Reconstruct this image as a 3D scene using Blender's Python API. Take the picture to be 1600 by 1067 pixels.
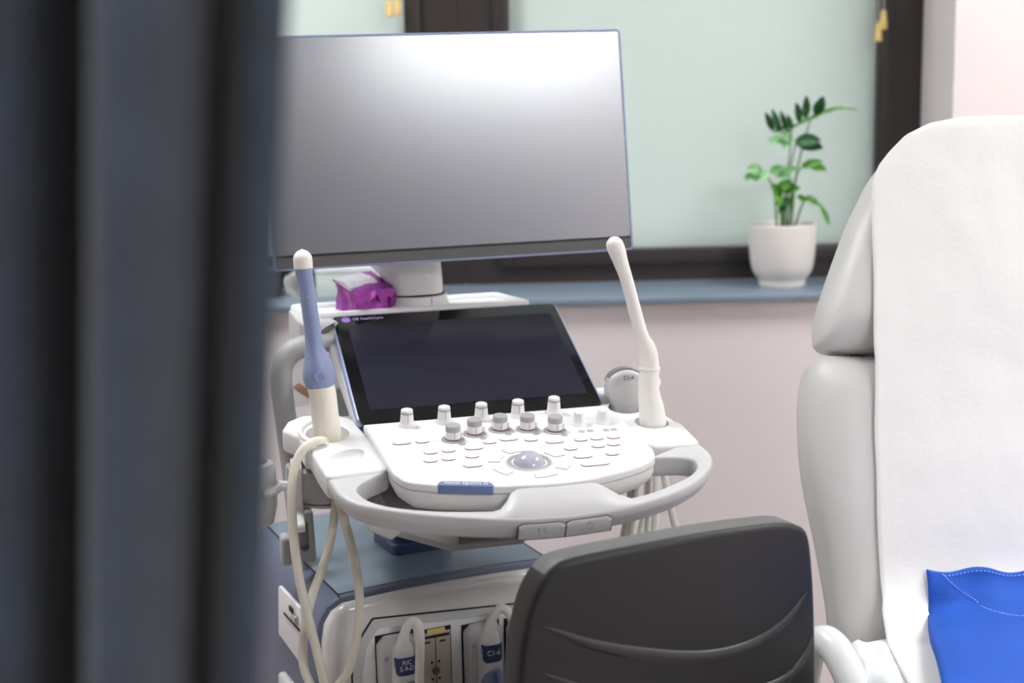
import bpy, bmesh, math, random
from mathutils import Vector, Matrix, noise

for _o in list(bpy.data.objects):
    bpy.data.objects.remove(_o)
SC = bpy.context.scene
COL = SC.collection
R = math.radians
PI = math.pi

# ------------------------------------------------------------------ camera
CAM_H, PITCH, ROLL = 1.40, R(10.0), 0.022
cam_d = bpy.data.cameras.new('camera')
cam_d.lens, cam_d.sensor_width, cam_d.sensor_fit = 50.0, 36.0, 'HORIZONTAL'
cam_d.clip_start, cam_d.clip_end = 0.05, 60
cam_d.dof.use_dof = True
cam_d.dof.focus_distance = 1.93
cam_d.dof.aperture_fstop = 2.8
cam = bpy.data.objects.new('camera', cam_d)
COL.objects.link(cam)
_f = Vector((0, math.cos(PITCH), -math.sin(PITCH)))
_r0 = Vector((1, 0, 0))
_u0 = Vector((0, math.sin(PITCH), math.cos(PITCH)))
_r = _r0 * math.cos(ROLL) - _u0 * math.sin(ROLL)
_u = _r0 * math.sin(ROLL) + _u0 * math.cos(ROLL)
_m = Matrix((( _r.x, _u.x, -_f.x, 0), (_r.y, _u.y, -_f.y, 0), (_r.z, _u.z, -_f.z, CAM_H), (0, 0, 0, 1)))
cam.matrix_world = _m
SC.camera = cam

# ------------------------------------------------------------------ world, exposure
wd = bpy.data.worlds.new('world')
SC.world = wd
wd.use_nodes = True
wd.node_tree.nodes['Background'].inputs[0].default_value = (0.80, 0.92, 0.90, 1)
wd.node_tree.nodes['Background'].inputs[1].default_value = 1.3
SC.view_settings.view_transform = 'Standard'
SC.view_settings.look = 'None'
SC.view_settings.gamma = 1
SC.view_settings.use_curve_mapping = False
SC.view_settings.exposure = 0.0
PANEL_STRENGTH = 29.0          # the ceiling panels are the room's lamps
PANELS = [(-0.85, 2.15), (1.60, 2.15), (-0.80, -0.40), (1.45, -0.72), (2.08, -0.72), (-0.80, -2.9)]

# ------------------------------------------------------------------ materials
def lin(c):
    out = []
    for v in c:
        v /= 255.0
        out.append(v / 12.92 if v <= 0.04045 else ((v + 0.055) / 1.055) ** 2.4)
    return (out[0], out[1], out[2], 1)

MATS = {}
def mat(name, col, rough=0.5, metal=0.0, var=0.03, nscale=18.0, bump=0.0, bscale=300.0, spec=0.5,
        coat=0.0, emit=None, estr=0.0, trans=0.0, sheen=0.0, coat_r=0.08, coat_ior=1.5, coat_tint=None, col2=None, stretch=None, subs=0.0):
    m = bpy.data.materials.new(name)
    m.use_nodes = True
    nt = m.node_tree
    b = nt.nodes['Principled BSDF']
    c = lin(col)
    tc = nt.nodes.new('ShaderNodeTexCoord')
    src = tc.outputs['Object']
    if stretch:
        mp = nt.nodes.new('ShaderNodeMapping')
        mp.inputs['Scale'].default_value = stretch
        nt.links.new(src, mp.inputs['Vector'])
        src = mp.outputs['Vector']
    nz = nt.nodes.new('ShaderNodeTexNoise')
    nz.inputs['Scale'].default_value = nscale
    nz.inputs['Detail'].default_value = 3
    nt.links.new(src, nz.inputs['Vector'])
    rp = nt.nodes.new('ShaderNodeValToRGB')
    d = lin(col2) if col2 else tuple(max(0, v * (1 - var * 2)) for v in c[:3]) + (1,)
    rp.color_ramp.elements[0].position = 0.32
    rp.color_ramp.elements[1].position = 0.68
    rp.color_ramp.elements[0].color = d
    rp.color_ramp.elements[1].color = c
    nt.links.new(nz.outputs['Fac'], rp.inputs['Fac'])
    nt.links.new(rp.outputs['Color'], b.inputs['Base Color'])
    b.inputs['Roughness'].default_value = rough
    b.inputs['Metallic'].default_value = metal
    b.inputs['Specular IOR Level'].default_value = spec
    b.inputs['Coat Weight'].default_value = coat
    b.inputs['Coat Roughness'].default_value = coat_r
    b.inputs['Coat IOR'].default_value = coat_ior
    if coat_tint:
        b.inputs['Coat Tint'].default_value = coat_tint + (1,)
        b.inputs['Specular Tint'].default_value = coat_tint + (1,)
    b.inputs['Sheen Weight'].default_value = sheen
    if trans:
        b.inputs['Transmission Weight'].default_value = trans
    if emit:
        b.inputs['Emission Color'].default_value = lin(emit)
        b.inputs['Emission Strength'].default_value = estr
    if bump:
        n2 = nt.nodes.new('ShaderNodeTexNoise')
        n2.inputs['Scale'].default_value = bscale
        nt.links.new(src, n2.inputs['Vector'])
        bp = nt.nodes.new('ShaderNodeBump')
        bp.inputs['Strength'].default_value = bump
        bp.inputs['Distance'].default_value = 0.002
        nt.links.new(n2.outputs['Fac'], bp.inputs['Height'])
        nt.links.new(bp.outputs['Normal'], b.inputs['Normal'])
    MATS[name] = m
    return m

mat('wall_paint', (232, 222, 221), 0.75, var=0.01, nscale=3, bump=0.08, bscale=220)
mat('ceiling_paint', (238, 236, 233), 0.85, var=0.01, nscale=3)
mat('floor_vinyl', (170, 165, 162), 0.45, var=0.05, nscale=40)
mat('skirting', (225, 220, 216), 0.5)
mat('frame_brown', (52, 44, 43), 0.42, var=0.06, nscale=12)
mat('sill_blue', (124, 138, 154), 0.38, var=0.04, nscale=9)
mat('plastic_white', (230, 229, 228), 0.38, var=0.01, bump=0.03, bscale=900)
mat('plastic_bright', (233, 232, 232), 0.42, var=0.006, bump=0.03, bscale=900)
mat('plastic_grey', (200, 199, 199), 0.40, var=0.01, bump=0.03, bscale=900)
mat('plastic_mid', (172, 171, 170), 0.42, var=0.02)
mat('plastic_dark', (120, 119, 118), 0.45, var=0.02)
mat('gloss_white', (228, 226, 224), 0.10, var=0.01, coat=0.5)
mat('shell_blue', (98, 105, 129), 0.33, var=0.02)
mat('shell_top', (116, 134, 150), 0.30, var=0.02)
mat('navy', (62, 76, 110), 0.40, var=0.02)
mat('navy_label', (50, 66, 108), 0.40, var=0.02)
mat('lilac', (140, 152, 190), 0.35, var=0.01)
mat('lilac_trim', (148, 160, 196), 0.28, metal=0.2, var=0.01)
mat('screen_matte', (44, 49, 63), 0.46, var=0.0, spec=0.8, coat_tint=(0.86, 0.92, 1.0), coat=1.0, coat_r=0.23, coat_ior=2.4)
mat('bezel_grey', (84, 82, 84), 0.5, var=0.02)
mat('black_glass', (12, 12, 13), 0.12, var=0.0, spec=0.35)
mat('display_dark', (34, 34, 46), 0.16, var=0.0, spec=0.4)
mat('groove_dark', (26, 25, 26), 0.6, var=0.0)
mat('cable_cream', (226, 221, 206), 0.42, var=0.02)
mat('cable_white', (236, 233, 226), 0.42, var=0.02)
mat('cream', (238, 233, 218), 0.36, var=0.01, nscale=60)
mat('probe_white', (240, 237, 231), 0.40, var=0.01)
mat('knob_grey', (168, 166, 165), 0.5, var=0.02)
mat('key_gap', (138, 100, 106), 0.6, var=0.0)
mat('ink_grey', (150, 148, 150), 0.6, var=0.0)
mat('ink_light', (214, 212, 212), 0.6, var=0.0)
mat('ball', (178, 180, 194), 0.14, var=0.0, coat=0.4)
mat('badge_blue', (112, 130, 172), 0.4, var=0.01)
mat('ink_white', (240, 240, 245), 0.5, var=0.0)
mat('logo_purple', (160, 88, 214), 0.4, var=0.0)
mat('logo_text', (196, 182, 220), 0.5, var=0.0)
mat('foil_purple', (158, 62, 160), 0.24, metal=0.5, var=0.10, nscale=40, bump=0.5, bscale=60)
mat('foil_label', (204, 200, 208), 0.32, metal=0.25, var=0.12, nscale=50, bump=0.4, bscale=60)
mat('slot_beige', (190, 178, 164), 0.45, var=0.05, nscale=30)
mat('sticker_yellow', (226, 204, 128), 0.6, var=0.04)
mat('metal', (190, 188, 184), 0.25, metal=1.0, var=0.02)
mat('chair_black', (24, 23, 24), 0.5, var=0.03, nscale=30, bump=0.15, bscale=700)
mat('chair_groove', (42, 40, 42), 0.40, var=0.03, nscale=30)
mat('button_gap', (112, 88, 92), 0.6, var=0.0)
mat('chair_lit_edge', (112, 111, 111), 0.5, var=0.04)  # paler copy of the chair black, light painted along the back's top edge
mat('pad_grey', (212, 210, 208), 0.42, var=0.01, nscale=8, bump=0.1, bscale=500)
mat('sheet_white', (237, 236, 234), 0.75, var=0.006, nscale=10, bump=0.15, bscale=120)
mat('film', (240, 242, 243), 0.2, var=0.05, nscale=22, col2=(218, 223, 227), bump=0.4, bscale=60)
mat('gown_blue', (0, 82, 190), 0.7, var=0.08, nscale=14, bump=0.5, bscale=500)
mat('stitch', (170, 205, 255), 0.7, var=0.0)
mat('arm_white', (226, 227, 227), 0.22, var=0.01, coat=0.3)
mat('curtain', (39, 49, 63), 0.8, var=0.12, nscale=30, sheen=0.2, col2=(32, 40, 52), bump=0.3, bscale=500)
mat('pot_ceramic', (228, 222, 216), 0.5, var=0.02, nscale=20)
mat('soil', (70, 52, 40), 0.9, var=0.3, nscale=80)
mat('leaf_dark', (44, 104, 48), 0.42, var=0.2, nscale=60, col2=(26, 70, 34))
mat('leaf_mid', (112, 168, 62), 0.45, var=0.2, nscale=50, col2=(62, 128, 48))
mat('leaf_pale', (160, 206, 150), 0.45, var=0.15, nscale=50, col2=(104, 170, 104))
mat('stem_green', (82, 130, 52), 0.5, var=0.15, nscale=60)
mat('tassel', (240, 208, 132), 0.5, var=0.08, nscale=60)
mat('cord', (216, 216, 208), 0.7)
mat('box_pale', (216, 226, 218), 0.6, var=0.04, nscale=20)
mat('tissue', (236, 238, 234), 0.8, var=0.04, nscale=30)
mat('print_orange', (224, 172, 140), 0.5, var=0.15, nscale=90)
mat('acrylic', (206, 214, 212), 0.15, var=0.01)
mat('lamp_frame', (235, 235, 235), 0.5)
mat('lamp_diffuser', (255, 255, 255), 0.6, var=0.0, emit=(247, 250, 252), estr=PANEL_STRENGTH)
mat('rubber', (40, 40, 42), 0.7)
mat('steel_rail', (200, 200, 200), 0.3, metal=0.9)

def pane_material():
    m = bpy.data.materials.new('frosted_pane')
    m.use_nodes = True
    nt = m.node_tree
    for n in list(nt.nodes):
        nt.nodes.remove(n)
    out = nt.nodes.new('ShaderNodeOutputMaterial')
    mix = nt.nodes.new('ShaderNodeMixShader')
    mix.inputs[0].default_value = 0.35
    b = nt.nodes.new('ShaderNodeBsdfPrincipled')
    nz = nt.nodes.new('ShaderNodeTexNoise')
    nz.inputs['Scale'].default_value = 900
    bp = nt.nodes.new('ShaderNodeBump')
    bp.inputs['Strength'].default_value = 0.1
    bp.inputs['Distance'].default_value = 0.001
    nt.links.new(nz.outputs['Fac'], bp.inputs['Height'])
    nt.links.new(bp.outputs['Normal'], b.inputs['Normal'])
    b.inputs['Base Color'].default_value = lin((226, 234, 229))
    b.inputs['Roughness'].default_value = 0.45
    t = nt.nodes.new('ShaderNodeBsdfTranslucent')
    t.inputs['Color'].default_value = lin((226, 236, 231))
    nt.links.new(b.outputs[0], mix.inputs[1])
    nt.links.new(t.outputs[0], mix.inputs[2])
    nt.links.new(mix.outputs[0], out.inputs['Surface'])
    MATS['frosted_pane'] = m
pane_material()

def clear_film_material():
    m = bpy.data.materials.new('clear_acrylic')
    m.use_nodes = True
    b = m.node_tree.nodes['Principled BSDF']
    b.inputs['Base Color'].default_value = lin((225, 235, 232))
    b.inputs['Roughness'].default_value = 0.12
    b.inputs['Alpha'].default_value = 0.30
    MATS['clear_acrylic'] = m
clear_film_material()

# ------------------------------------------------------------------ mesh helpers
def finish(name, bm, m, parent=None, angle=38, loc=None, rot=None):
    bmesh.ops.remove_doubles(bm, verts=bm.verts, dist=1e-6)
    bmesh.ops.recalc_face_normals(bm, faces=bm.faces)
    me = bpy.data.meshes.new(name)
    bm.to_mesh(me)
    bm.free()
    for mm in (m if isinstance(m, (list, tuple)) else [m]):
        me.materials.append(MATS[mm])
    for p in me.polygons:
        p.use_smooth = True
    me.set_sharp_from_angle(angle=R(angle))
    o = bpy.data.objects.new(name, me)
    COL.objects.link(o)
    if parent is not None:
        o.parent = parent
    if loc is not None:
        o.location = loc
    if rot is not None:
        o.rotation_euler = rot
    return o

def tag(o, label, cat, group=None):
    o['label'] = label
    o['category'] = cat
    if group:
        o['group'] = group
    return o

def struct(o):
    o['kind'] = 'structure'
    return o

def empty(name, loc=(0, 0, 0), rz=0.0):
    o = bpy.data.objects.new(name, None)
    o.empty_display_size = 0.05
    o.location = loc
    o.rotation_euler = (0, 0, rz)
    COL.objects.link(o)
    return o

def ident(u, v, w):
    return Vector((u, v, w))

def frame(o, ex, ey, ez):
    o, ex, ey, ez = Vector(o), Vector(ex), Vector(ey), Vector(ez)
    return lambda u, v, w: o + ex * u + ey * v + ez * w

def add_rings(bm, rings, cap0=True, cap1=True, closed=True, mi=0, mis=None):
    vs = [[bm.verts.new(p) for p in r] for r in rings]
    n = len(vs[0])
    for k in range(len(vs) - 1):
        a, b = vs[k], vs[k + 1]
        for i in range(n if closed else n - 1):
            j = (i + 1) % n
            try:
                f = bm.faces.new((a[i], a[j], b[j], b[i]))
                f.material_index = mis[k] if mis else mi
            except ValueError:
                pass
    if cap0:
        f = bm.faces.new(vs[0][::-1]); f.material_index = mis[0] if mis else mi
    if cap1:
        f = bm.faces.new(vs[-1]); f.material_index = mis[-1] if mis else mi
    return vs

def offset(poly, d):
    """shrink (d>0) a counter-clockwise closed outline along its vertex normals"""
    n = len(poly)
    out = []
    for i in range(n):
        p0, p1, p2 = Vector(poly[i - 1]), Vector(poly[i]), Vector(poly[(i + 1) % n])
        a, b = (p1 - p0), (p2 - p1)
        if a.length < 1e-9: a = b.copy()
        if b.length < 1e-9: b = a.copy()
        a.normalize(); b.normalize()
        na, nb = Vector((-a.y, a.x)), Vector((-b.y, b.x))
        nn = na + nb
        if nn.length < 1e-6:
            nn = na.copy()
        nn.normalize()
        k = max(0.5, nn.dot(na))
        out.append((p1.x + nn.x * d / k, p1.y + nn.y * d / k))
    return out

def ccw(poly):
    s = sum(poly[i - 1][0] * poly[i][1] - poly[i][0] * poly[i - 1][1] for i in range(len(poly)))
    return list(poly) if s > 0 else list(poly)[::-1]

def rr(w, h, r, n=5, cx=0.0, cy=0.0):
    r = min(r, w / 2 - 1e-5, h / 2 - 1e-5)
    out = []
    for k, (sx, sy) in enumerate(((1, 1), (-1, 1), (-1, -1), (1, -1))):
        for i in range(n + 1):
            a = k * PI / 2 + (PI / 2) * i / n
            out.append((cx + sx * (w / 2 - r) + r * math.cos(a), cy + sy * (h / 2 - r) + r * math.sin(a)))
    return out

def fillet(poly, r, n=5):
    poly = ccw(poly)
    m = len(poly)
    if not hasattr(r, '__len__'):
        r = [r] * m
    out = []
    for i in range(m):
        p0, p1, p2 = Vector(poly[i - 1]), Vector(poly[i]), Vector(poly[(i + 1) % m])
        a, b = (p0 - p1), (p2 - p1)
        la, lb = a.length, b.length
        a.normalize(); b.normalize()
        cosang = max(-1, min(1, a.dot(b)))
        half = math.acos(cosang) / 2
        if r[i] <= 0 or half > R(89):
            out.append(tuple(p1)); continue
        t = min(r[i] / math.tan(half), la * 0.45, lb * 0.45)
        s, e = p1 + a * t, p1 + b * t
        for k in range(n + 1):
            q = k / n
            p = s * (1 - q) ** 2 + p1 * 2 * q * (1 - q) + e * q ** 2
            out.append((p.x, p.y))
    return out

def catmull(pts, n=6, closed=False):
    P = [Vector(p) for p in pts]
    m = len(P)
    out = []
    for i in range(m if closed else m - 1):
        if closed:
            a, b, c, d = P[i - 1], P[i], P[(i + 1) % m], P[(i + 2) % m]
        else:
            b, c = P[i], P[i + 1]
            a = P[i - 1] if i > 0 else b * 2 - c
            d = P[i + 2] if i + 2 < m else c * 2 - b
        for k in range(n):
            t = k / n
            out.append(0.5 * ((2 * b) + (c - a) * t + (2 * a - 5 * b + 4 * c - d) * t * t + (3 * b - a - 3 * c + d) * t ** 3))
    if not closed:
        out.append(P[-1].copy())
    return out

def slab(bm, poly, w0, w1, b=0.0, fr=ident, n=3, b0=None, mi=0, mis_top=None):
    """extruded outline with rounded rims"""
    poly = ccw(poly)
    b0 = b if b0 is None else b0
    rings = []
    if b0 > 0:
        for k in range(n):
            a = (PI / 2) * k / n
            rings.append((offset(poly, b0 * (1 - math.sin(a))), w0 + b0 * (1 - math.cos(a))))
        rings.append((poly, w0 + b0))
    else:
        rings.append((poly, w0))
    if b > 0:
        rings.append((poly, w1 - b))
        for k in range(1, n + 1):
            a = (PI / 2) * k / n
            rings.append((offset(poly, b * (1 - math.cos(a))), w1 - b + b * math.sin(a)))
    else:
        rings.append((poly, w1))
    R3 = [[fr(p[0], p[1], w) for p in pl] for pl, w in rings]
    mis = None
    if mis_top is not None:
        mis = [mi] * (len(R3) - 1) + [mis_top]
        mis[-1] = mis_top
    vs = add_rings(bm, R3, mi=mi)
    if mis_top is not None:
        bm.faces.ensure_lookup_table()
        bm.faces[-1].material_index = mis_top
    return vs

def rbox(bm, c, s, b=0.004, r=None, fr=ident, mi=0):
    """box with rounded edges, axes of fr"""
    r = b if r is None else r
    slab(bm, rr(s[0], s[1], max(r, 1e-4), 4, c[0], c[1]), c[2] - s[2] / 2, c[2] + s[2] / 2, min(b, s[2] / 2.01), fr, mi=mi)

def box(bm, x0, x1, y0, y1, z0, z1, fr=ident, mi=0):
    q = [(x0, y0), (x1, y0), (x1, y1), (x0, y1)]
    add_rings(bm, [[fr(a, b, z0) for a, b in q], [fr(a, b, z1) for a, b in q]], mi=mi)

def tube(bm, pts, r, n=10, cap=True, closed=False, mi=0, flat=1.0):
    P = [Vector(p) for p in pts]
    m = len(P)
    rad = r if hasattr(r, '__len__') else [r] * m
    rings = []
    up = None
    for i in range(m):
        if closed:
            t = P[(i + 1) % m] - P[i - 1]
        else:
            t = P[min(i + 1, m - 1)] - P[max(i - 1, 0)]
        t.normalize()
        if up is None:
            up = Vector((0, 0, 1)) if abs(t.z) < 0.9 else Vector((0, 1, 0))
        up = up - t * up.dot(t)
        if up.length < 1e-5:
            up = t.orthogonal()
        up.normalize()
        s = t.cross(up)
        rings.append([P[i] + (s * math.cos(2 * PI * k / n) + up * math.sin(2 * PI * k / n) * flat) * rad[i] for k in range(n)])
    if closed:
        rings.append(rings[0])
        add_rings(bm, rings, False, False, mi=mi)
    else:
        add_rings(bm, rings, cap, cap, mi=mi)

def lathe(bm, prof, n=24, fr=ident, cap0=True, cap1=True, mi=0, mis=None):
    rings = [[fr(r * math.cos(2 * PI * k / n), r * math.sin(2 * PI * k / n), z) for k in range(n)] for r, z in prof]
    add_rings(bm, rings, cap0, cap1, mi=mi, mis=mis)

def ball(bm, c, r, fr=ident, nu=16, nv=10, mi=0):
    prof = [(max(1e-4, r * math.sin(PI * k / nv)), -r * math.cos(PI * k / nv)) for k in range(nv + 1)]
    f2 = lambda u, v, w: fr(u + c[0], v + c[1], w + c[2])
    lathe(bm, prof, nu, f2, mi=mi)

def text_mesh(name, body, size, m, parent, fr, depth=0.0004, align='CENTER', xs=1.0, fit=None):
    """lettering as flat raised glyphs laid on the frame fr"""
    cu = bpy.data.curves.new(name, 'FONT')
    cu.body = body
    cu.size = size
    cu.align_x = align
    cu.align_y = 'CENTER'
    cu.extrude = depth
    cu.resolution_u = 2
    t = bpy.data.objects.new(name + '_tmp', cu)
    COL.objects.link(t)
    bpy.context.view_layer.update()
    me = bpy.data.meshes.new_from_object(t.evaluated_get(bpy.context.evaluated_depsgraph_get()))
    bpy.data.objects.remove(t)
    if fit:
        xs_ = [v.co.x for v in me.vertices]
        xs = fit / (max(xs_) - min(xs_))
    for v in me.vertices:
        v.co = fr(v.co.x * xs, v.co.y, v.co.z + depth)
    me.name = name
    me.materials.clear()
    me.materials.append(MATS[m])
    o = bpy.data.objects.new(name, me)
    COL.objects.link(o)
    o.parent = parent
    return o

def cut(o, cutter):
    md = o.modifiers.new('cut', 'BOOLEAN')
    md.operation = 'DIFFERENCE'
    md.solver = 'EXACT'
    md.object = cutter
    bpy.context.view_layer.update()
    me = bpy.data.meshes.new_from_object(o.evaluated_get(bpy.context.evaluated_depsgraph_get()))
    o.modifiers.clear()
    o.data = me
    for p in me.polygons:
        p.use_smooth = True
    me.set_sharp_from_angle(angle=R(38))
    bpy.data.objects.remove(cutter)

def share(src, parent, loc, rot=None, name=None):
    o = src.copy()
    COL.objects.link(o)
    o.parent = parent
    o.location = loc
    if rot is not None:
        o.rotation_euler = rot
    return o
NB = bmesh.new

# ================================================================== the room
XL, XR, YF, YB, ZC = -2.3, 2.6, -4.2, 2.90, 2.60     # left, right, behind the camera, window wall, ceiling
YW = 3.135                                            # window plane
bm = NB(); box(bm, XL - .12, XR + .12, YF - .12, YB + .35, -0.10, 0.0)
struct(finish('floor', bm, 'floor_vinyl'))
bm = NB(); box(bm, XL - .12, XR + .12, YF - .12, YB + .35, ZC, ZC + 0.1)
struct(finish('ceiling', bm, 'ceiling_paint'))
WX0, WX1, WZ0, WZ1 = -1.45, 0.8984, 0.9645, 2.35
bm = NB()
box(bm, XL - .12, XR + .12, YB, YB + .35, 0, WZ0)
box(bm, WX1, XR + .12, YB, YB + .35, WZ0, ZC)
box(bm, XL - .12, WX0, YB, YB + .35, WZ0, ZC)
box(bm, WX0, WX1, YB, YB + .35, WZ1, ZC)
struct(finish('wall_back', bm, 'wall_paint'))
bm = NB(); box(bm, XL - .12, XL, YF, YB, 0, ZC); struct(finish('wall_left', bm, 'wall_paint'))
bm = NB(); box(bm, XR, XR + .12, YF, YB, 0, ZC); struct(finish('wall_right', bm, 'wall_paint'))
bm = NB(); box(bm, XL - .12, XR + .12, YF - .12, YF, 0, ZC); struct(finish('wall_front', bm, 'wall_paint'))
for nm, a in (('baseboard_back', (XL, XR, YB - .015, YB)), ('baseboard_left', (XL, XL + .015, YF, YB - .015)), ('baseboard_right', (XR - .015, XR, YF, YB - .015))):
    bm = NB(); box(bm, a[0], a[1], a[2], a[3], 0, 0.10); struct(finish(nm, bm, 'skirting'))
# window sill
bm = NB()
slab(bm, rr(WX1 - WX0 + .0, YW - .012 - 2.875, .004, 3, (WX1 + WX0) / 2, (YW - .012 + 2.875) / 2), 0.9645, 0.9785, .003)
struct(finish('trim_1', bm, 'sill_blue'))
# two dark windows side by side, each a frame, a step and a frosted pane
def window(name, x0, x1, l_st, r_st):
    bm = NB()
    z0, z1, rail = 0.9785, WZ1, 0.0727
    y0, y1 = YW - .012, YW + .06
    box(bm, x0, x0 + l_st, y0, y1, z0, z1)
    box(bm, x1 - r_st, x1, y0, y1, z0, z1)
    box(bm, x0 + l_st, x1 - r_st, y0, y1, z0, z0 + rail)
    box(bm, x0 + l_st, x1 - r_st, y0, y1, z1 - rail, z1)
    w = struct(finish(name, bm, 'frame_brown'))
    bm = NB()    # sash standing proud of the frame
    s = 0.034
    a, b, c, d = x0 + l_st - s, x1 - r_st + s, z0 + rail - s, z1 - rail + s
    p0, p1 = y0 - .014, y0 + .004
    for q in ((a, a + s, c, d), (b - s, b, c, d), (a + s, b - s, c, c + s), (a + s, b - s, d - s, d)):
        rbox(bm, ((q[0] + q[1]) / 2, (q[2] + q[3]) / 2, 0), (q[1] - q[0], q[3] - q[2], p1 - p0), .003, fr=lambda u, v, w_: Vector((u, (p0 + p1) / 2 - w_, v)))
    finish('sash', bm, 'frame_brown', w)
    bm = NB(); box(bm, x0 + l_st - .01, x1 - r_st + .01, YW + .012, YW + .020, z0 + rail - .01, z1 - rail + .01)
    finish('pane', bm, 'frosted_pane', w)
    return w
window('window_1', WX0, -0.101, 0.10, 0.1146)
window('window_2', -0.100, WX1, 0.1087, 0.0951)

# ceiling lamps
for i, (x, y) in enumerate(PANELS):
    e = empty('ceiling_light', (x, y, ZC))
    bm = NB()
    for q in ((-.315, -.30, -.315, .315), (.30, .315, -.315, .315), (-.30, .30, -.315, -.30), (-.30, .30, .30, .315)):
        box(bm, q[0], q[1], q[2], q[3], -.022, 0)
    finish('frame', bm, 'lamp_frame', e)
    bm = NB(); box(bm, -.30, .30, -.30, .30, -.014, -.004)
    finish('diffuser', bm, 'lamp_diffuser', e)
    tag(e, 'square white light panel on the ceiling', 'ceiling light', 'square light panels on the ceiling')

# ================================================================== ultrasound machine
ORG = (-0.038, 1.9637, 0.0)
HZ = 0.9486
YAW = R(15)
M = empty('ultrasound_machine', ORG, YAW)
tag(M, 'white ultrasound machine with large monitor, touch screen and keyed console', 'ultrasound machine')
SL = R(7.5)
def PS(x, s, h):          # console deck: x across, s along the slope to the back, h above it
    return Vector((x, s * math.cos(SL) - h * math.sin(SL), HZ + s * math.sin(SL) + h * math.cos(SL)))
TS = R(26)
def TF(x, s, h):          # touch screen
    return Vector((x, .004 + s * math.cos(TS) - h * math.sin(TS), HZ + .002 + s * math.sin(TS) + h * math.cos(TS)))

# ---- control panel deck
deck_poly = fillet([(-.176, .004), (-.172, -.0888), (-.1703, -.1264), (-.1682, -.178), (-.158, -.2105), (-.1222, -.2296), (-.0558, -.2498), (.0163, -.2588), (.063, -.2573), (.1201, -.2407), (.1572, -.2229), (.178, -.203), (.1845, -.174), (.1840, -.125), (.1785, .004)],
                   [.004, .2, .2, .03, .03, .08, .2, .2, .2, .2, .1, .03, .05, .2, .004], 5)
bm = NB()
slab(bm, deck_poly, -.0105, 0, .003, PS, 4, b0=.001)
panel = finish('control_panel', bm, 'plastic_bright', M)
bm = NB()
rings = []
for d, h in ((.0030, -.0100), (.0030, -.0118), (.0012, -.0122), (.0015, -.022), (.006, -.033), (.016, -.041), (.034, -.045)):
    rings.append([PS(p[0], p[1], h) for p in offset(ccw(deck_poly), d)])
add_rings(bm, rings)
finish('console_bowl', bm, 'plastic_white', M)

# ---- knobs: [white tall], [grey capped], [white short]
def knob_mesh(kind, x, s):
    bm = NB()
    if kind == 0:
        lathe(bm, [(.0126, 0), (.0122, .002), (.0100, .004), (.0096, .006), (.0086, .018)], 20, cap1=False)
        lathe(bm, [(.0087, .018), (.0086, .0205)], 20, cap0=False, cap1=False, mi=1)
        lathe(bm, [(.0085, .0205), (.0080, .0235), (.006, .0245)], 20, cap0=False)
        box(bm, -.0004, .0004, -.0095, -.0086, .007, .018, mi=1)
        ms = ['plastic_white', 'knob_grey']
    elif kind == 1:
        lathe(bm, [(.0160, 0), (.0156, .0012), (.0112, .0014)], 24, mi=1, cap1=False)
        lathe(bm, [(.0104, .0014), (.0104, .003)], 24, mi=2, cap0=False, cap1=False)
        lathe(bm, [(.0104, .003), (.0101, .013)], 24, cap0=False, cap1=False)
        lathe(bm, [(.0103, .013), (.0101, .0205), (.009, .0215)], 24, mi=1, cap0=False)
        box(bm, -.0004, .0004, -.0108, -.0100, .004, .013, mi=1)
        lathe(bm, [(.0022, 0), (.0022, .008), (.0015, .009)], 10, lambda u, v, w: Vector((u + .0125, v + .002, w)))
        ms = ['plastic_white', 'knob_grey', 'key_gap']
    else:
        lathe(bm, [(.0112, 0), (.0108, .002), (.0090, .004), (.0086, .006), (.0072, .0185), (.0055, .0195)], 20)
        box(bm, -.0004, .0004, -.0085, -.0074, .006, .018, mi=1)
        ms = ['plastic_bright', 'ink_light']
    return finish('knob', bm, ms, panel, loc=PS(x, s, 0), rot=(SL, 0, 0))
K = {}
for kind, spots in ((0, [(-.1177, -.015), (-.0648, -.0145), (-.0115, -.014), (.0418, -.0134), (.0951, -.0126)]),
                    (1, [(-.0678, -.0815), (-.0345, -.067), (.0035, -.0595), (.0405, -.067), (.0762, -.0808)]),
                    (2, [(.1155, -.0655), (.1502, -.0655)])):
    for x, s in spots:
        if kind not in K:
            K[kind] = knob_mesh(kind, x, s)
        else:
            share(K[kind], panel, PS(x, s, 0))
bm = NB(); lathe(bm, [(.0048, 0), (.0048, .0004)], 16)
dot0 = finish('indicator_spot', bm, 'knob_grey', panel, loc=PS(-.060, -.1015, 0), rot=(SL, 0, 0))
for x, s in ((-.027, -.0865), (.0105, -.0785), (.0475, -.0865), (.0835, -.1005), (.1113, -.0923), (.1232, -.0926), (.1456, -.0952), (.1567, -.0955)):
    share(dot0, panel, PS(x, s, 0))

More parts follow.
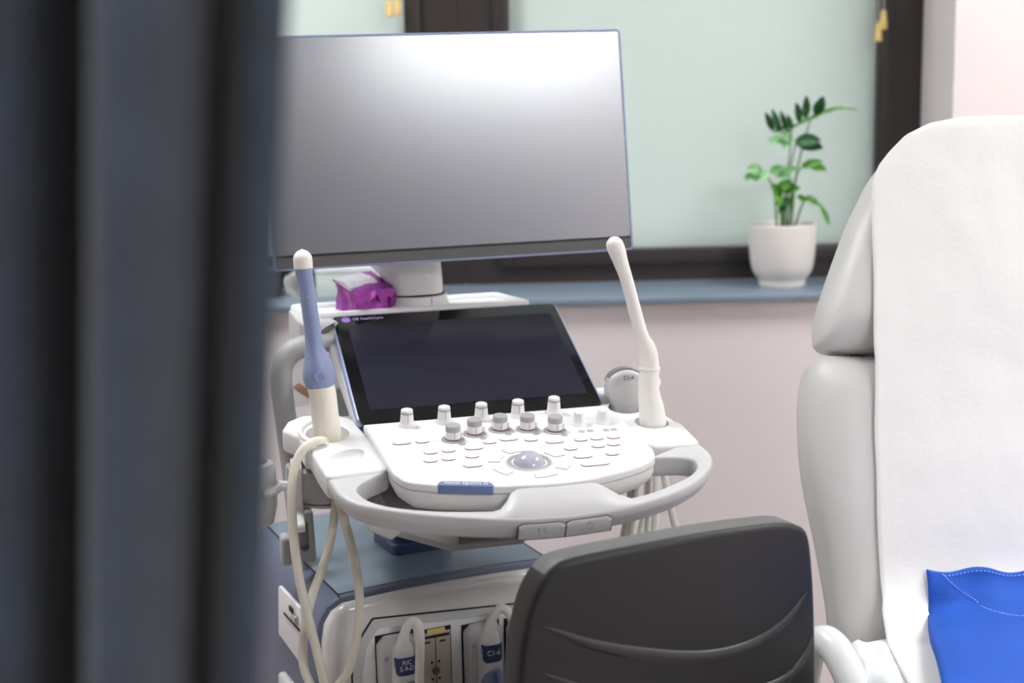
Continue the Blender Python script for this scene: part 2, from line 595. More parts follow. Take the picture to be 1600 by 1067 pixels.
# ---- keys
def key_mesh(w, d, spot, marks):
    bm = NB()
    o = rr(w, d, d * .48, 6)
    slab(bm, o, 0, .0014, 0, mi=1)
    bm.faces.ensure_lookup_table()
    bm.faces[-1].material_index = 0
    for (x0, x1, y0, y1) in marks:
        box(bm, x0, x1, y0, y1, .0014, .0015, mi=2)
    return finish('key', bm, ['plastic_bright', 'key_gap', 'ink_light'], panel, loc=PS(spot[0], spot[1], 0), rot=(SL, 0, 0))
SM = [(-.137, 0), ]
small = [(-.1095, -.0785), (-.1069, -.1200), (-.0824, -.1188), (-.1130, -.1480), (-.0889, -.1472), (-.0568, -.1455), (-.0222, -.1020), (.0349, -.1058),
         (.1007, -.1215), (.1234, -.1219), (.1470, -.1226), (.1160, -.1494), (.1384, -.1475), (.1253, -.1798), (.0773, -.1497)]
wide = [(-.1371, -.0770), (-.0473, -.1176), (-.0633, -.1760), (.0060, -.0964), (.0640, -.1200), (.0846, -.1795)]
k0 = None
for p in small:
    if k0 is None:
        k0 = key_mesh(.0186, .0150, p, [(-.004, .004, -.0008, .0002), (-.003, .001, .0018, .0026)])
    else:
        share(k0, panel, PS(p[0], p[1], 0))
k0 = None
for p in wide:
    if k0 is None:
        k0 = key_mesh(.0254, .0158, p, [(-.006, .006, -.0008, .0002), (-.003, .004, .0018, .0026)])
    else:
        share(k0, panel, PS(p[0], p[1], 0))
key_mesh(.0385, .0150, (.0917, -.2085), [(-.011, -.007, -.002, .002), (.001, .013, -.0008, .0005)])

# ---- trackball with its ring and the arc keys around it
TBX, TBS = .0103, -.1835
bm = NB()
tbf = lambda u, v, w: PS(TBX + u, TBS + v, w)
lathe(bm, [(.0290, .0002), (.0285, .0014), (.0250, .0018), (.0238, .0004), (.0225, -.001)], 40, tbf, cap0=False, cap1=False)
finish('trackball_ring', bm, 'knob_grey', panel)
bm = NB(); lathe(bm, [(.0315, .0001), (.0310, .0010), (.0292, .0012)], 40, tbf, cap0=False, cap1=False)
finish('trackball_collar', bm, 'ink_light', panel)
bm = NB(); ball(bm, (TBX, TBS, -.0080), .0226, PS, 28, 18)
finish('trackball', bm, 'ball', panel)
def arc_key(a0, a1, r0, r1):
    bm = NB()
    n = 10
    A = [R(a0) + (R(a1) - R(a0)) * k / n for k in range(n + 1)]
    o = [(r1 * math.cos(a), r1 * math.sin(a)) for a in A] + [(r0 * math.cos(a), r0 * math.sin(a)) for a in A[::-1]]
    slab(bm, o, 0, .0010, 0, tbf, mi=1)
    bm.faces.ensure_lookup_table()
    bm.faces[-1].material_index = 0
    finish('trackball_key', bm, ['plastic_bright', 'ink_grey'], panel)
for a in (28, 100, 152, 208, 280, 332):
    w = 30 if a in (28, 152, 208, 332) else 34
    arc_key(a - w / 2, a + w / 2, .0375, .0535)

# ---- blue name badge on the front edge of the deck
bm = NB()
o = fillet([(-.1240, -.2305), (-.1150, -.2190), (-.0560, -.2365), (-.0530, -.2522)], .006, 4)
slab(bm, o, -.0110, .0008, .0004, PS)
finish('name_badge', bm, 'badge_blue', panel)
ang = math.atan2(-.0195, .066)
ex = Vector((math.cos(ang), math.sin(ang)))
def bf(u, v, w):
    return PS(-.0862 + ex.x * u - ex.y * v, -.2338 + ex.y * u + ex.x * v, .0008 + w)
text_mesh('badge_lettering', 'Voluson Signature 20', .0100, 'ink_white', panel, bf, .0002, fit=.055)

# ---- touch screen
bm = NB()
slab(bm, rr(.3600, .2600, .010, 5, -.0035, .134), -.016, 0, .003, TF, 3, b0=.006)
touch = finish('touch_screen', bm, 'lilac_trim', M)
bm = NB()
slab(bm, rr(.3530, .2640, .008, 5, -.0035, .1285), -.002, .0010, .0006, TF)
finish('glass', bm, 'black_glass', touch)
bm = NB()
slab(bm, rr(.3200, .2080, .001, 2, -.0010, .1300), .0005, .0013, 0, TF)
finish('display', bm, 'display_dark', touch)
# makers emblem: purple disc with a ring of scrolls and two letters, then the name
EMX, EMS = -.1610, .2498
bm = NB(); lathe(bm, [(.0068, .0010), (.0068, .0013)], 28, lambda u, v, w: TF(EMX + u, EMS + v, w))
finish('emblem', bm, 'logo_purple', touch)
bm = NB()
tube(bm, [TF(EMX + .0057 * math.cos(a), EMS + .0057 * math.sin(a), .0014) for a in [2 * PI * k / 28 for k in range(28)]], .00025, 5, closed=True)
for k in range(4):
    c = PI / 4 + k * PI / 2
    tube(bm, [TF(EMX + .0042 * math.cos(c) + .0009 * math.cos(c + t), EMS + .0042 * math.sin(c) + .0009 * math.sin(c + t), .0014) for t in [PI * .25 * j for j in range(6)]], .0002, 5)
finish('emblem_scrolls', bm, 'logo_text', touch)
text_mesh('emblem_letters', 'GE', .0062, 'logo_text', touch, lambda u, v, w: TF(EMX + u + .12 * v, EMS + v, .0013 + w), .0001, xs=.8)
text_mesh('name_lettering', 'GE HealthCare', .0098, 'logo_text', touch, lambda u, v, w: TF(-.1505 + u, .2508 + v, .0010 + w), .0001, align='LEFT', fit=.0465)
bm = NB()
rbox(bm, (-.1815, .239, 0), (.003, .016, .004), .001, fr=TF)
finish('side_button', bm, 'plastic_white', touch)
# white backing wedge that carries the touch screen
bm = NB()
o = [(.02, HZ - .040), (.02, HZ - .004), (.20, HZ + .076), (.235, HZ + .080), (.235, HZ - .01), (.16, HZ - .045)]
rings = []
for x in (-.158, -.152, .152, .158):
    q = o if abs(x) < .155 else offset(ccw(o), .005)
    rings.append([Vector((x, a, b)) for a, b in (ccw(o) if abs(x) < .155 else q)])
add_rings(bm, rings)
finish('screen_support', bm, 'plastic_white', M)

# ---- handle: one rounded bar from wing to wing round the front
h_out = [(-.2505, -.124, .9222), (-.2490, -.1353, .9197), (-.2462, -.1500, .9164), (-.2414, -.1816, .9094), (-.2289, -.2090, .9033), (-.2031, -.2304, .8986), (-.1656, -.2507, .8941), (-.1075, -.2733, .8891), (-.0435, -.2907, .8852), (.0040, -.2954, .8842),
         (.0540, -.2941, .8845), (.1109, -.2873, .8860), (.1748, -.2663, .8906), (.2236, -.2374, .8970), (.2566, -.2020, .9049), (.2675, -.1720, .9115), (.2650, -.1457, .9174), (.2640, -.130, .9209)]
h_in = [(-.1640, -.128, .9213), (-.1660, -.1385, .9190), (-.1882, -.1524, .9159), (-.2104, -.1706, .9118), (-.2155, -.1867, .9083), (-.2034, -.2140, .9022), (-.1731, -.2363, .8973), (-.1239, -.2541, .8933), (-.0675, -.2652, .8909), (-.0065, -.2756, .8886),
        (.0517, -.2757, .8885), (.1129, -.2678, .8903), (.1623, -.2536, .8935), (.2091, -.2293, .8988), (.2321, -.2084, .9035), (.2371, -.1852, .9086), (.2180, -.1740, .9111), (.1850, -.168, .912)]
ho, hi = catmull(h_out, 5), catmull(h_in, 5)
hn = Vector((0, -math.sin(R(12.5)), math.cos(R(12.5))))
bm = NB()
rings = []
for a, b in zip(ho, hi):
    w = (a - b).length
    e = (a - b).normalized()
    c = (a + b) / 2
    sec = fillet([(-w / 2, 0), (-w / 2 + .002, -.030), (w / 2 - .009, -.031), (w / 2 + .0015, -.012), (w / 2, 0)], [.005, .007, .010, .012, .006], 4)
    rings.append([c + e * pu + hn * pv for pu, pv in sec])
add_rings(bm, rings)
handle = finish('handle', bm, 'plastic_grey', M, angle=50)
def at_x(line, x):
    for k in range(len(line) - 1):
        if line[k].x <= x <= line[k + 1].x and line[k].y < -.19:
            q = (x - line[k].x) / (line[k + 1].x - line[k].x)
            return line[k].lerp(line[k + 1], q)
    return line[len(line) // 2]
# palm rest that ramps from the deck edge down onto the bar
bm = NB()
prows = []
def deck_front(x):
    q = [(-.0558, -.2498), (.0163, -.2588), (.063, -.2573), (.1201, -.2407)]
    for k in range(3):
        if x <= q[k + 1][0]:
            t = (x - q[k][0]) / (q[k + 1][0] - q[k][0])
            return q[k][1] + (q[k + 1][1] - q[k][1]) * t
for x0, t in ((-.062, 0), (-.052, .10), (-.043, .42), (-.035, .80), (-.026, .97), (-.010, 1), (.02, 1), (.05, 1), (.068, .98), (.080, .86), (.092, .55), (.104, .22), (.118, 0)):
    PFt, PIn = at_x(ho, x0), at_x(hi, x0)
    PB = PS(x0, deck_front(x0) - .0015, -.0035)
    top = (PIn + Vector((0, -.002, -.0005))).lerp(PB, t)
    mid = PFt.lerp(top, .5) + hn * (.004 * t + .0004)
    low = PFt.lerp(top, .15) + hn * (.0018 * t + .0006)
    prows.append([PFt + Vector((0, .006, -.010)), PFt + Vector((0, .0015, -.0010)), low, mid, top.lerp(mid, .25) + hn * .0008 * t, top, top + Vector((0, .005, -.004 - .008 * t)), top + Vector((0, .004, -.014))])
add_rings(bm, prows)
finish('palm_rest', bm, 'plastic_grey', M, angle=50)
# two lift buttons let into the front of the bar
def lift_button(xa, xb, arrows):
    n = 10
    bm, dark = NB(), NB()
    for target, grow, out in ((dark, .0009, .0013), (bm, -.0004, .0024)):
        rows = []
        for k in range(n + 1):
            x = xa - grow + (xb - xa + 2 * grow) * k / n
            p = at_x(ho, x)
            edge = .0030 if (k == 0 or k == n) else 0
            zt, zb = -.0065 + grow - edge, -.0275 - grow
            rows.append([p + Vector((0, -out - .0006, zt)), p + Vector((0, -out - .0018, -.0125)), p + Vector((0, .0065 - out - .0018, zb)),
                         p + Vector((0, .012, zb)), p + Vector((0, .008, zt))])
        add_rings(target, rows)
    finish('button_gap', dark, 'button_gap', handle)
    finish('lift_button', bm, 'plastic_grey', handle)
    p = at_x(ho, (xa + xb) / 2)
    bm = NB()
    for (u0, v0, u1, v1) in arrows:
        f = lambda v: -.0044 + max(0, -v - .0) * .48 - .0005
        tube(bm, [p + Vector((u0, f(v0 - .003), -.0155 + v0)), p + Vector((u1, f(v1 - .003), -.0155 + v1))], .0005, 5)
    finish('button_arrow', bm, 'knob_grey', handle)
BX = (-.0362, .0231, .0840)
lift_button(BX[0], BX[1] - .0007, [(-.004, -.005, -.004, .005), (-.004, .005, -.007, .001), (.002, .005, .006, -.004), (.002, .005, .001, 0)])
lift_button(BX[1] + .0007, BX[2], [(-.005, .001, 0, .006), (0, .006, .005, .001), (-.005, -.002, 0, -.006), (0, -.006, .005, -.002)])

# ---- side wings that hold the probes
def wing(name, outline, thick, holes):
    P2 = [(p[0], p[1] / math.cos(SL)) for p in outline]
    bm = NB()
    slab(bm, fillet(P2, .012, 5), -.008 - thick, -.008, .005, PS, 4, b0=.008)
    o = finish(name, bm, 'plastic_white', M)
    for pts, depth in holes:
        c = NB()
        if callable(pts):
            ball(c, (0, 0, 0), 1.0, pts, 32, 20)
        else:
            slab(c, ccw(pts), -.008 - depth, .02, 0, PS)
        cut(o, finish('cutter', c, 'plastic_white', M))
        o.parent = M
    return o
wl = [(-.2856, .029), (-.2740, .062), (-.2517, .080), (-.2079, .080), (-.1820, .050), (-.172, -.040), (-.166, -.143), (-.2488, -.152), (-.2545, -.0983), (-.2575, -.045), (-.2635, -.043), (-.2655, -.003)]
cup = [(-.2260 + .030 * math.cos(a), .0000 + .036 * math.sin(a)) for a in [2 * PI * k / 24 for k in range(24)]]
_ca, _sa = math.cos(R(38)), math.sin(R(38))
dish = lambda u, v, w: PS(-.2130 + _ca * u * .0290 - _sa * v * .0185, -.0880 + _sa * u * .0290 + _ca * v * .0185, -.0070 + w * .015)
wing('probe_holder', wl, .034, [(cup, .020), (dish, .012)])
wrp = [(.178, .075), (.215, .050), (.2450, .010), (.2590, -.045), (.2615, -.065), (.2670, -.071), (.2640, -.150), (.1988, -.1468), (.186, -.115), (.176, .0)]
cup2 = [(.2262 + .024 * math.cos(a), -.0600 + .026 * math.sin(a)) for a in [2 * PI * k / 24 for k in range(24)]]
cup3 = [(.2100 + .025 * math.cos(a), .0060 + .026 * math.sin(a)) for a in [2 * PI * k / 24 for k in range(24)]]
wing('probe_holder', wrp, .034, [(cup2, .020), (cup3, .025)])
# raised rims of the left holder
bm = NB()
tube(bm, [PS(-.2260 + .036 * math.cos(a), .004 + .048 * math.sin(a), -.0070) for a in [R(60) + R(200) * k / 16 for k in range(17)]], [.004] * 17, 8)
finish('holder_rim', bm, 'plastic_white', M)
bm = NB()
rbox(bm, (.186, .045, -.004), (.030, .030, .026), .009, fr=PS)
finish('screen_hinge', bm, 'plastic_bright', M)

# ---- brackets below the left wing: funnel cup, gel bottle ring, slotted plate
bm = NB()
ff = lambda u, v, w: Vector((-.232 + u, .010 + v, w))
lathe(bm, [(.022, .838), (.034, .842), (.040, .848), (.046, .865), (.050, .895)], 28, ff)
finish('holder_cup', bm, 'plastic_mid', M)
bm = NB(); lathe(bm, [(.0405, .8478), (.0408, .8492)], 28, ff, cap0=False, cap1=False)
finish('cup_seam', bm, 'groove_dark', M)
bm = NB()
o = fillet([(-.045, .905), (.020, .905), (.015, .835), (.004, .822), (-.070, .820), (-.070, .832), (-.030, .840)], .010, 4)
slab(bm, o, -.007, .007, .003, lambda u, v, w: Vector((-.270 + .3 * u * .25 + w, .015 + u, v)))
finish('holder_bracket', bm, 'plastic_white', M)
bm = NB()
gf = lambda u, v, w: Vector((-.336 + u, -.010 + v, .868 + w))
lathe(bm, [(.020, -.045), (.030, -.040), (.036, -.015), (.036, .030), (.033, .043), (.026, .045), (.028, .02)], 28, gf)
finish('gel_holder', bm, 'plastic_grey', M)
bm = NB()
tube(bm, [gf(.037 * math.cos(a), .037 * math.sin(a), .008) for a in [R(-70) + R(140) * k / 10 for k in range(11)]], .007, 8)
tube(bm, catmull([gf(.036, .004, .008), gf(.052, .010, .004), (-.268, .012, .868), (-.255, .014, .868)], 4), .0075, 8)
finish('gel_holder_arm', bm, 'plastic_white', M)
bm = NB()
po = fillet([(-.0185, -.036), (.0200, -.040), (.0175, .040), (-.0165, .038)], .006, 4)
slab(bm, po, -.012, .012, .004, lambda u, v, w: Vector((-.2560 + u, .12 - w, .762 + v)))
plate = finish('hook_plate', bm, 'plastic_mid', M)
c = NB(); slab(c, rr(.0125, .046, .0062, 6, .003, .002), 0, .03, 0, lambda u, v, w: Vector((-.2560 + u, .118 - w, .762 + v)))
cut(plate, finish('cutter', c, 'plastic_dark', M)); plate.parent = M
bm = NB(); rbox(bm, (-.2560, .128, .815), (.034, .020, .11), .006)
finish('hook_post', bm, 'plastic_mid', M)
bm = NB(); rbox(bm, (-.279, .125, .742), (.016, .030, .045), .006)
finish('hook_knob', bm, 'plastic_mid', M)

# ---- rear loop handle and the clear pocket hung inside it
bm = NB()
lp = [(-.150, .215, 1.036), (-.2007, .21, 1.0337), (-.2266, .20, 1.0310), (-.2500, .20, 1.0210), (-.2640, .20, 1.0000), (-.2660, .20, .9652), (-.2620, .20, .9156), (-.2572, .20, .8554), (-.2540, .19, .800), (-.250, .17, .72)]
tube(bm, catmull(lp, 5), .0165, 14)
finish('rear_handle', bm, 'plastic_mid', M, angle=60)
bm = NB(); box(bm, -.2456, -.150, .238, .2405, .930, 1.005)
pk = finish('clear_pocket', bm, 'clear_acrylic', M)
bm = NB()
slab(bm, [(-.2456, .962), (-.2400, .955), (-.205, .930), (-.205, .940), (-.236, .968)], 0, .001, 0, lambda u, v, w: Vector((u, .236 - w, v)))
finish('pocket_print', bm, 'print_orange', pk)
bm = NB(); box(bm, -.205, -.150, .225, .238, .912, .955)
finish('pocket_card', bm, 'acrylic', pk)

# ---- underside, column and swivel
bm = NB()
uf = [(-.196, .846), (-.172, .828), (-.0894, .7954), (.012, .7954), (.0225, .8050), (.0240, .835), (.06, .872), (-.17, .872)]
rings = []
for y, g in ((-.150, .016), (-.140, .006), (-.060, 0), (.14, 0), (.16, .02)):
    q = offset(ccw(uf), g)
    rings.append([Vector((a, y, b)) for a, b in q])
add_rings(bm, rings)
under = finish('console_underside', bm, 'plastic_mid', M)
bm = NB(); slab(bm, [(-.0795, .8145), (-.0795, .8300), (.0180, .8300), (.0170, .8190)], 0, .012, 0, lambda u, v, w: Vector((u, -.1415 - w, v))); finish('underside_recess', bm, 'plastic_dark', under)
bm = NB(); box(bm, -.0285, -.0278, -.1512, -.14, .8125, .8150); finish('underside_seam', bm, 'groove_dark', under)
bm = NB()
o = fillet([(-.2005, .856), (-.1985, .8440), (-.1690, .8270), (-.1500, .840), (-.150, .858)], .004, 4)
slab(bm, o, -.02, .02, .004, lambda u, v, w: Vector((u, -.13 + w, v)))
finish('release_lever', bm, 'plastic_grey', M)

# ---- cabinet, turned ten degrees further than the swivelled console
bc = Matrix.Rotation(-YAW, 3, 'Z') @ (Vector((-.1854, 2.1708, 0)) - Vector(ORG))
sil = [(-.206, .12), (-.206, .600), (-.2045, .640), (-.199, .668), (-.186, .688), (-.165, .6995), (-.08, .7035), (0, .7045), (.08, .7035), (.165, .6995), (.186, .688), (.199, .668), (.2045, .640), (.206, .600), (.206, .12)]
def silr(g):
    q = offset(ccw(sil), g)
    return q
bm = NB()
rings = []
for y, g in ((-.199, .007), (-.196, .002), (-.190, 0), (.19, 0), (.205, .012)):
    rings.append([Vector((a, y, b)) for a, b in silr(g)])
add_rings(bm, rings)
cab = finish('cabinet', bm, 'shell_blue', M, loc=bc, rot=(0, 0, R(10)))
bm = NB()                                     # lighter flat lid between the two seams
rings = []
for y in (-.188, .185):
    rings.append([Vector((x, y, z)) for x, z in ((-.1645, .6990), (-.1645, .7010), (-.08, .7045), (0, .7055), (.08, .7045), (.1645, .7010), (.1645, .6990))])
add_rings(bm, rings)
finish('top_cover', bm, 'shell_top', cab)
bm = NB()
for s in (-1, 1):
    tube(bm, [(s * .1655, -.196, .6990), (s * .1655, -.18, .7005), (s * .1655, .18, .7005)], .0012, 6)
finish('cover_seam', bm, 'groove_dark', cab)
bm = NB()                                     # glossy white front with bulging brow
rings = []
for y, g in ((-.197, .0085), (-.205, .0085), (-.212, .0110), (-.2155, .0160), (-.2165, .0260)):
    rings.append([Vector((a, y, b)) for a, b in silr(g)])
add_rings(bm, rings)
front = finish('front_panel', bm, 'gloss_white', cab)
# port bay: grey frame with a dark outline let into the front
bay = [(-.158, .14), (-.158, .590), (-.150, .632), (-.1247, .6654), (.1115, .6470), (.165, .642), (.180, .62), (.182, .14)]
for nm, g, y0, y1, mt in (('bay_outline', -.0022, -.2168, -.2190, 'groove_dark'), ('port_bay', .0, -.2170, -.2200, 'plastic_grey'), ('bay_step', .013, -.2200, -.2225, 'plastic_white')):
    bm = NB()
    slab(bm, fillet(offset(ccw(bay), g), .006, 3), 0, abs(y1 - y0), .0006, lambda u, v, w: Vector((u, y0 - w, v)))
    finish(nm, bm, mt, cab)
# four ports: the dark pocket, and in the free one the beige plate
def port(x0, x1, zt, plate_mat):
    bm = NB(); box(bm, x0, x1, -.2232, -.2222, .30, zt); finish('port', bm, 'groove_dark', cab)
    bm = NB(); rbox(bm, ((x0 + x1) / 2 + .002, (.30 + zt) / 2 - .003, 0), (x1 - x0 - .007, zt - .30 - .006, .001), .0004, fr=lambda u, v, w: Vector((u, -.2238 - w, v)))
    finish('port_plate', bm, plate_mat, cab)
port(-.1246, -.0660, .6420, 'plastic_mid')
port(-.0594, -.0080, .6375, 'slot_beige')
port(.0085, .0690, .6335, 'plastic_mid')
port(.0770, .1370, .6310, 'slot_beige')
yy = -.2250
fb = lambda u, v, w: Vector((u, yy - w, v))
bm = NB(); rbox(bm, (-.0318, .6330, 0), (.028, .0085, .0006), .0002, fr=fb); finish('port_sticker', bm, 'sticker_yellow', cab)
bm = NB()
box(bm, -.0535, -.0115, .6235, .6275, 0, .0005, fb); box(bm, -.0337, -.0327, .33, .6280, 0, .0005, fb)
box(bm, -.0500, -.0410, .6165, .6190, 0, .0006, fb); box(bm, -.0265, -.0175, .6155, .6180, 0, .0006, fb)
for dx in (-.0055, .0055):
    for dz in (-.013, .013):
        rbox(bm, (-.0340 + dx, .5736 + dz, .0003), (.0035, .0035, .0006), .0002, fr=fb)
finish('port_slots', bm, 'groove_dark', cab)
bm = NB()
lathe(bm, [(.0062, 0), (.0062, .002), (.0048, .0022), (.0046, .0008)], 20, lambda u, v, w: Vector((-.0340 + u, yy - w, .5736 + v)))
finish('port_lock', bm, 'metal', cab)
# side hatch on the left flank
bm = NB()
so = fillet([(-.020, .668), (-.128, .668), (-.158, .582), (-.020, .590)], .005, 4)
slab(bm, so, 0, .006, .002, lambda u, v, w: Vector((-.2035 - w + max(0, v - .64) * .14, u, v)))
hatch = finish('side_hatch', bm, 'plastic_white', cab)
bm = NB()
box(bm, -.2110, -.2090, -.140, -.060, .6360, .6385)
box(bm, -.2105, -.2080, -.105, -.090, .6520, .6590)
finish('hatch_slots', bm, 'groove_dark', cab)
bm = NB(); rbox(bm, (-.209, -.115, .648), (.006, .022, .010), .002); finish('hatch_latch', bm, 'metal', cab)
bm = NB(); rbox(bm, (-.209, -.06, .500), (.016, .06, .07), .006); finish('side_bumper', bm, 'plastic_grey', cab)
# column
bm = NB()
slab(bm, rr(.100, .100, .012, 4, .009, -.035), .700, .722, .004)
slab(bm, rr(.086, .086, .012, 4, .009, -.035), .720, .748, .004)
finish('column_base', bm, 'navy', cab)
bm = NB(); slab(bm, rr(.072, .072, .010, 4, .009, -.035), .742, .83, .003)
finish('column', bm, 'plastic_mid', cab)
# foot with four castors
bm = NB()
slab(bm, fillet([(-.21, -.27), (.21, -.27), (.235, .05), (.215, .27), (-.215, .27), (-.235, .05)], .05, 6), .075, .15, .02)
finish('foot', bm, 'plastic_grey', cab)
for sx in (-1, 1):
    for sy in (-1, 1):
        bm = NB()
        wf = lambda u, v, w: Vector((sx * .18 + w, sy * .215 + u, .05 + v))
        lathe(bm, [(.03, -.018), (.049, -.016), (.05, -.01), (.05, .01), (.049, .016), (.03, .018)], 24, wf)
        lathe(bm, [(.014, 0), (.014, .05)], 12, lambda u, v, w: Vector((sx * .18 + u, sy * .215 + v, .05 + w)))
        finish('castor', bm, 'rubber', cab)

# ---- rear tray, monitor arm and monitor
bm = NB()
to = fillet([(-.232, .362), (-.212, .248), (.140, .248), (.1140, .362)], .012, 5)
slab(bm, to, 1.046, 1.064, .002)
tray = finish('tray', bm, 'plastic_bright', M)
bm = NB()
rim = [(p[0], p[1]) for p in offset(ccw(to), .005)]
tube(bm, [(a, b, 1.0655) for a, b in rim], .0062, 8, closed=True)
finish('tray_rim', bm, 'plastic_bright', tray)
bm = NB()
o = fillet([(-.235, 1.066), (-.237, 1.022), (-.205, 1.022), (-.196, 1.05), (-.17, 1.062)], .005, 4)
slab(bm, o, .20, .345, .006, lambda u, v, w: Vector((u, w, v)))
finish('tray_bracket', bm, 'plastic_grey', tray)
bm = NB()
tube(bm, catmull([(-.205, .25, 1.060), (-.190, .22, 1.045), (-.182, .19, 1.01), (-.176, .16, .978), (-.172, .11, .950), (-.170, .06, .930)], 5), .010, 10)
finish('tray_strut', bm, 'plastic_grey', tray)
bm = NB(); rbox(bm, (-.04, .30, .98), (.12, .09, .14), .02); finish('tray_post', bm, 'plastic_mid', M)
bm = NB()
nf = lambda u, v, w: Vector((-.0345 + u, .31 + v * .9, w))
lathe(bm, [(.056, 1.060), (.053, 1.068), (.0500, 1.074), (.0495, 1.0825), (.046, 1.0835)], 36, nf)
ring = finish('arm_collar', bm, 'plastic_white', M)
bm = NB(); lathe(bm, [(.0455, 1.0830), (.0455, 1.0868)], 36, nf); finish('arm_gap', bm, 'groove_dark', ring)
bm = NB(); box(bm, -.0188, -.0182, .2640, .2660, 1.062, 1.083); finish('collar_seam', bm, 'knob_grey', ring)
bm = NB()
rings = []
for z, cx, rx, cy, ry in ((1.0865, -.0365, .0440, .31, .040), (1.10, -.0380, .0450, .308, .042), (1.118, -.0440, .0490, .302, .045), (1.135, -.0540, .0560, .295, .046), (1.16, -.064, .062, .285, .045), (1.22, -.068, .064, .275, .040), (1.28, -.068, .060, .27, .03)):
    rings.append([Vector((cx + rx * math.copysign(abs(math.cos(a)) ** .8, math.cos(a)), cy + ry * math.copysign(abs(math.sin(a)) ** .8, math.sin(a)), z)) for a in [2 * PI * k / 32 for k in range(32)]])
add_rings(bm, rings)
arm = finish('monitor_arm', bm, 'plastic_white', M, angle=60)
bm = NB(); lathe(bm, [(.0062, -.002), (.0062, .001), (.005, .0018)], 18, lambda u, v, w: Vector((-.0270 + u, .2600 - w, 1.119 + v)))
finish('arm_plug', bm, 'plastic_bright', arm)

mth, mroll = R(82), R(0.45)
m_ex = Vector((math.cos(mroll), 0, math.sin(mroll)))
_up = Vector((0, math.cos(mth), math.sin(mth)))
m_up = (_up - m_ex * _up.dot(m_ex)).normalized()
m_n = m_ex.cross(m_up)
MF = frame((-.2690, .2, 1.1445), m_ex, m_up, m_n)
MW, MH = .5640, .3460
bm = NB()
slab(bm, rr(MW, MH, .006, 4, MW / 2, MH / 2), -.020, 0, .0012, MF, 2, b0=.008)
mon = finish('monitor', bm, 'lilac_trim', M)
bm = NB(); slab(bm, rr(MW - .007, MH - .0065, .004, 3, MW / 2, MH / 2), -.001, .0006, 0, MF)
finish('bezel', bm, 'bezel_grey', mon)
bm = NB(); slab(bm, rr(MW - .009, .3195, .002, 2, MW / 2, .0225 + .3195 / 2), 0, .0011, 0, MF)
finish('screen', bm, 'screen_matte', mon)
bm = NB(); box(bm, .005, MW - .005, .0188, .0222, .0004, .0009, MF)
finish('bezel_line', bm, 'groove_dark', mon)
bm = NB(); slab(bm, rr(.30, .22, .03, 5, MW / 2 - .05, MH / 2 - .01), -.055, -.018, .012, MF)
finish('monitor_back', bm, 'plastic_grey', mon)

# ================================================================== things on and around the machine
RZ = Matrix.Rotation(YAW, 3, 'Z')
def mworld(p):
    return Vector(ORG) + RZ @ Vector(p)
def mthing(name, base):
    e = empty(name, mworld(base), YAW)
    b = Vector(base)
    return e, (lambda p: Vector(p[:3]) - b)
def chain_mesh(name, pts, m, parent, sub, n=24, sub_n=4, flat=1.0, angle=60):
    P = [Vector((p[0], p[1], p[2], p[3])) for p in pts]
    C4 = catmull([tuple(p) for p in P], sub_n)
    bm = NB()
    tube(bm, [sub((p[0], p[1], p[2])) for p in C4], [max(.0004, p[3]) for p in C4], n, flat=flat)
    return finish(name, bm, m, parent, angle)

# ---- blue and cream transvaginal probe in the left holder
pr, sb = mthing('ultrasound_probe', (-.2242, 0, .9205))
tag(pr, 'slim ultrasound probe with lilac-blue neck, white tip and cream grip in left holder', 'ultrasound probe')
chain_mesh('probe_tip', [(-.2490, 0, 1.1968, .0010), (-.2490, 0, 1.1942, .0068), (-.2489, 0, 1.1894, .0112), (-.2488, 0, 1.1834, .0129), (-.2484, 0, 1.1715, .0129)], 'probe_white', pr, sb)
chain_mesh('probe_neck', [(-.2482, 0, 1.1724, .0121), (-.2478, 0, 1.1635, .0117), (-.2459, 0, 1.1529, .0108), (-.2437, 0, 1.1267, .0108), (-.2397, 0, 1.0826, .0113), (-.2388, 0, 1.0623, .0128),
                          (-.2366, 0, 1.0489, .0168), (-.2345, 0, 1.0336, .0214), (-.2340, 0, 1.0202, .0223), (-.2334, 0, 1.0086, .0192)], 'lilac', pr, sb, 28)
chain_mesh('probe_grip', [(-.2334, 0, 1.0110, .0188), (-.2304, 0, .9976, .0187), (-.2283, 0, .9661, .0189), (-.2260, 0, .9388, .0189), (-.2246, 0, .9255, .0160)], 'cream', pr, sb, 28)
for c, r in (((-.2465, -.0098, 1.1330), .0020), ((-.2372, -.0160, 1.0420), .0022)):
    bm = NB(); ball(bm, sb(c), r, nu=12, nv=8)
    finish('probe_pin', bm, 'lilac_trim', pr)
bm = NB()
q = sb((-.2365, -.0212, 1.0255))
lathe(bm, [(.0070, -.002), (.0070, .0006), (.0060, .0012), (.0052, .0004)], 20, lambda u, v, w: q + Vector((u, -w - .0004, v)))
finish('probe_button', bm, 'lilac', pr)
cabA = [(-.2290, -.012, .9300), (-.2360, -.030, .9385), (-.2440, -.045, .9430), (-.2534, -.050, .9425), (-.2663, -.055, .9357), (-.2779, -.060, .9177), (-.2857, -.070, .8860), (-.2878, -.080, .8319), (-.2842, -.090, .7728),
        (-.2753, -.100, .7174), (-.2644, -.100, .6576), (-.2566, -.100, .6020), (-.2504, -.100, .5459), (-.242, -.10, .45), (-.225, -.105, .36)]
bm = NB(); tube(bm, [sb(p) for p in catmull(cabA, 6)], .0062, 12)
finish('probe_cable', bm, 'cable_cream', pr, 60)

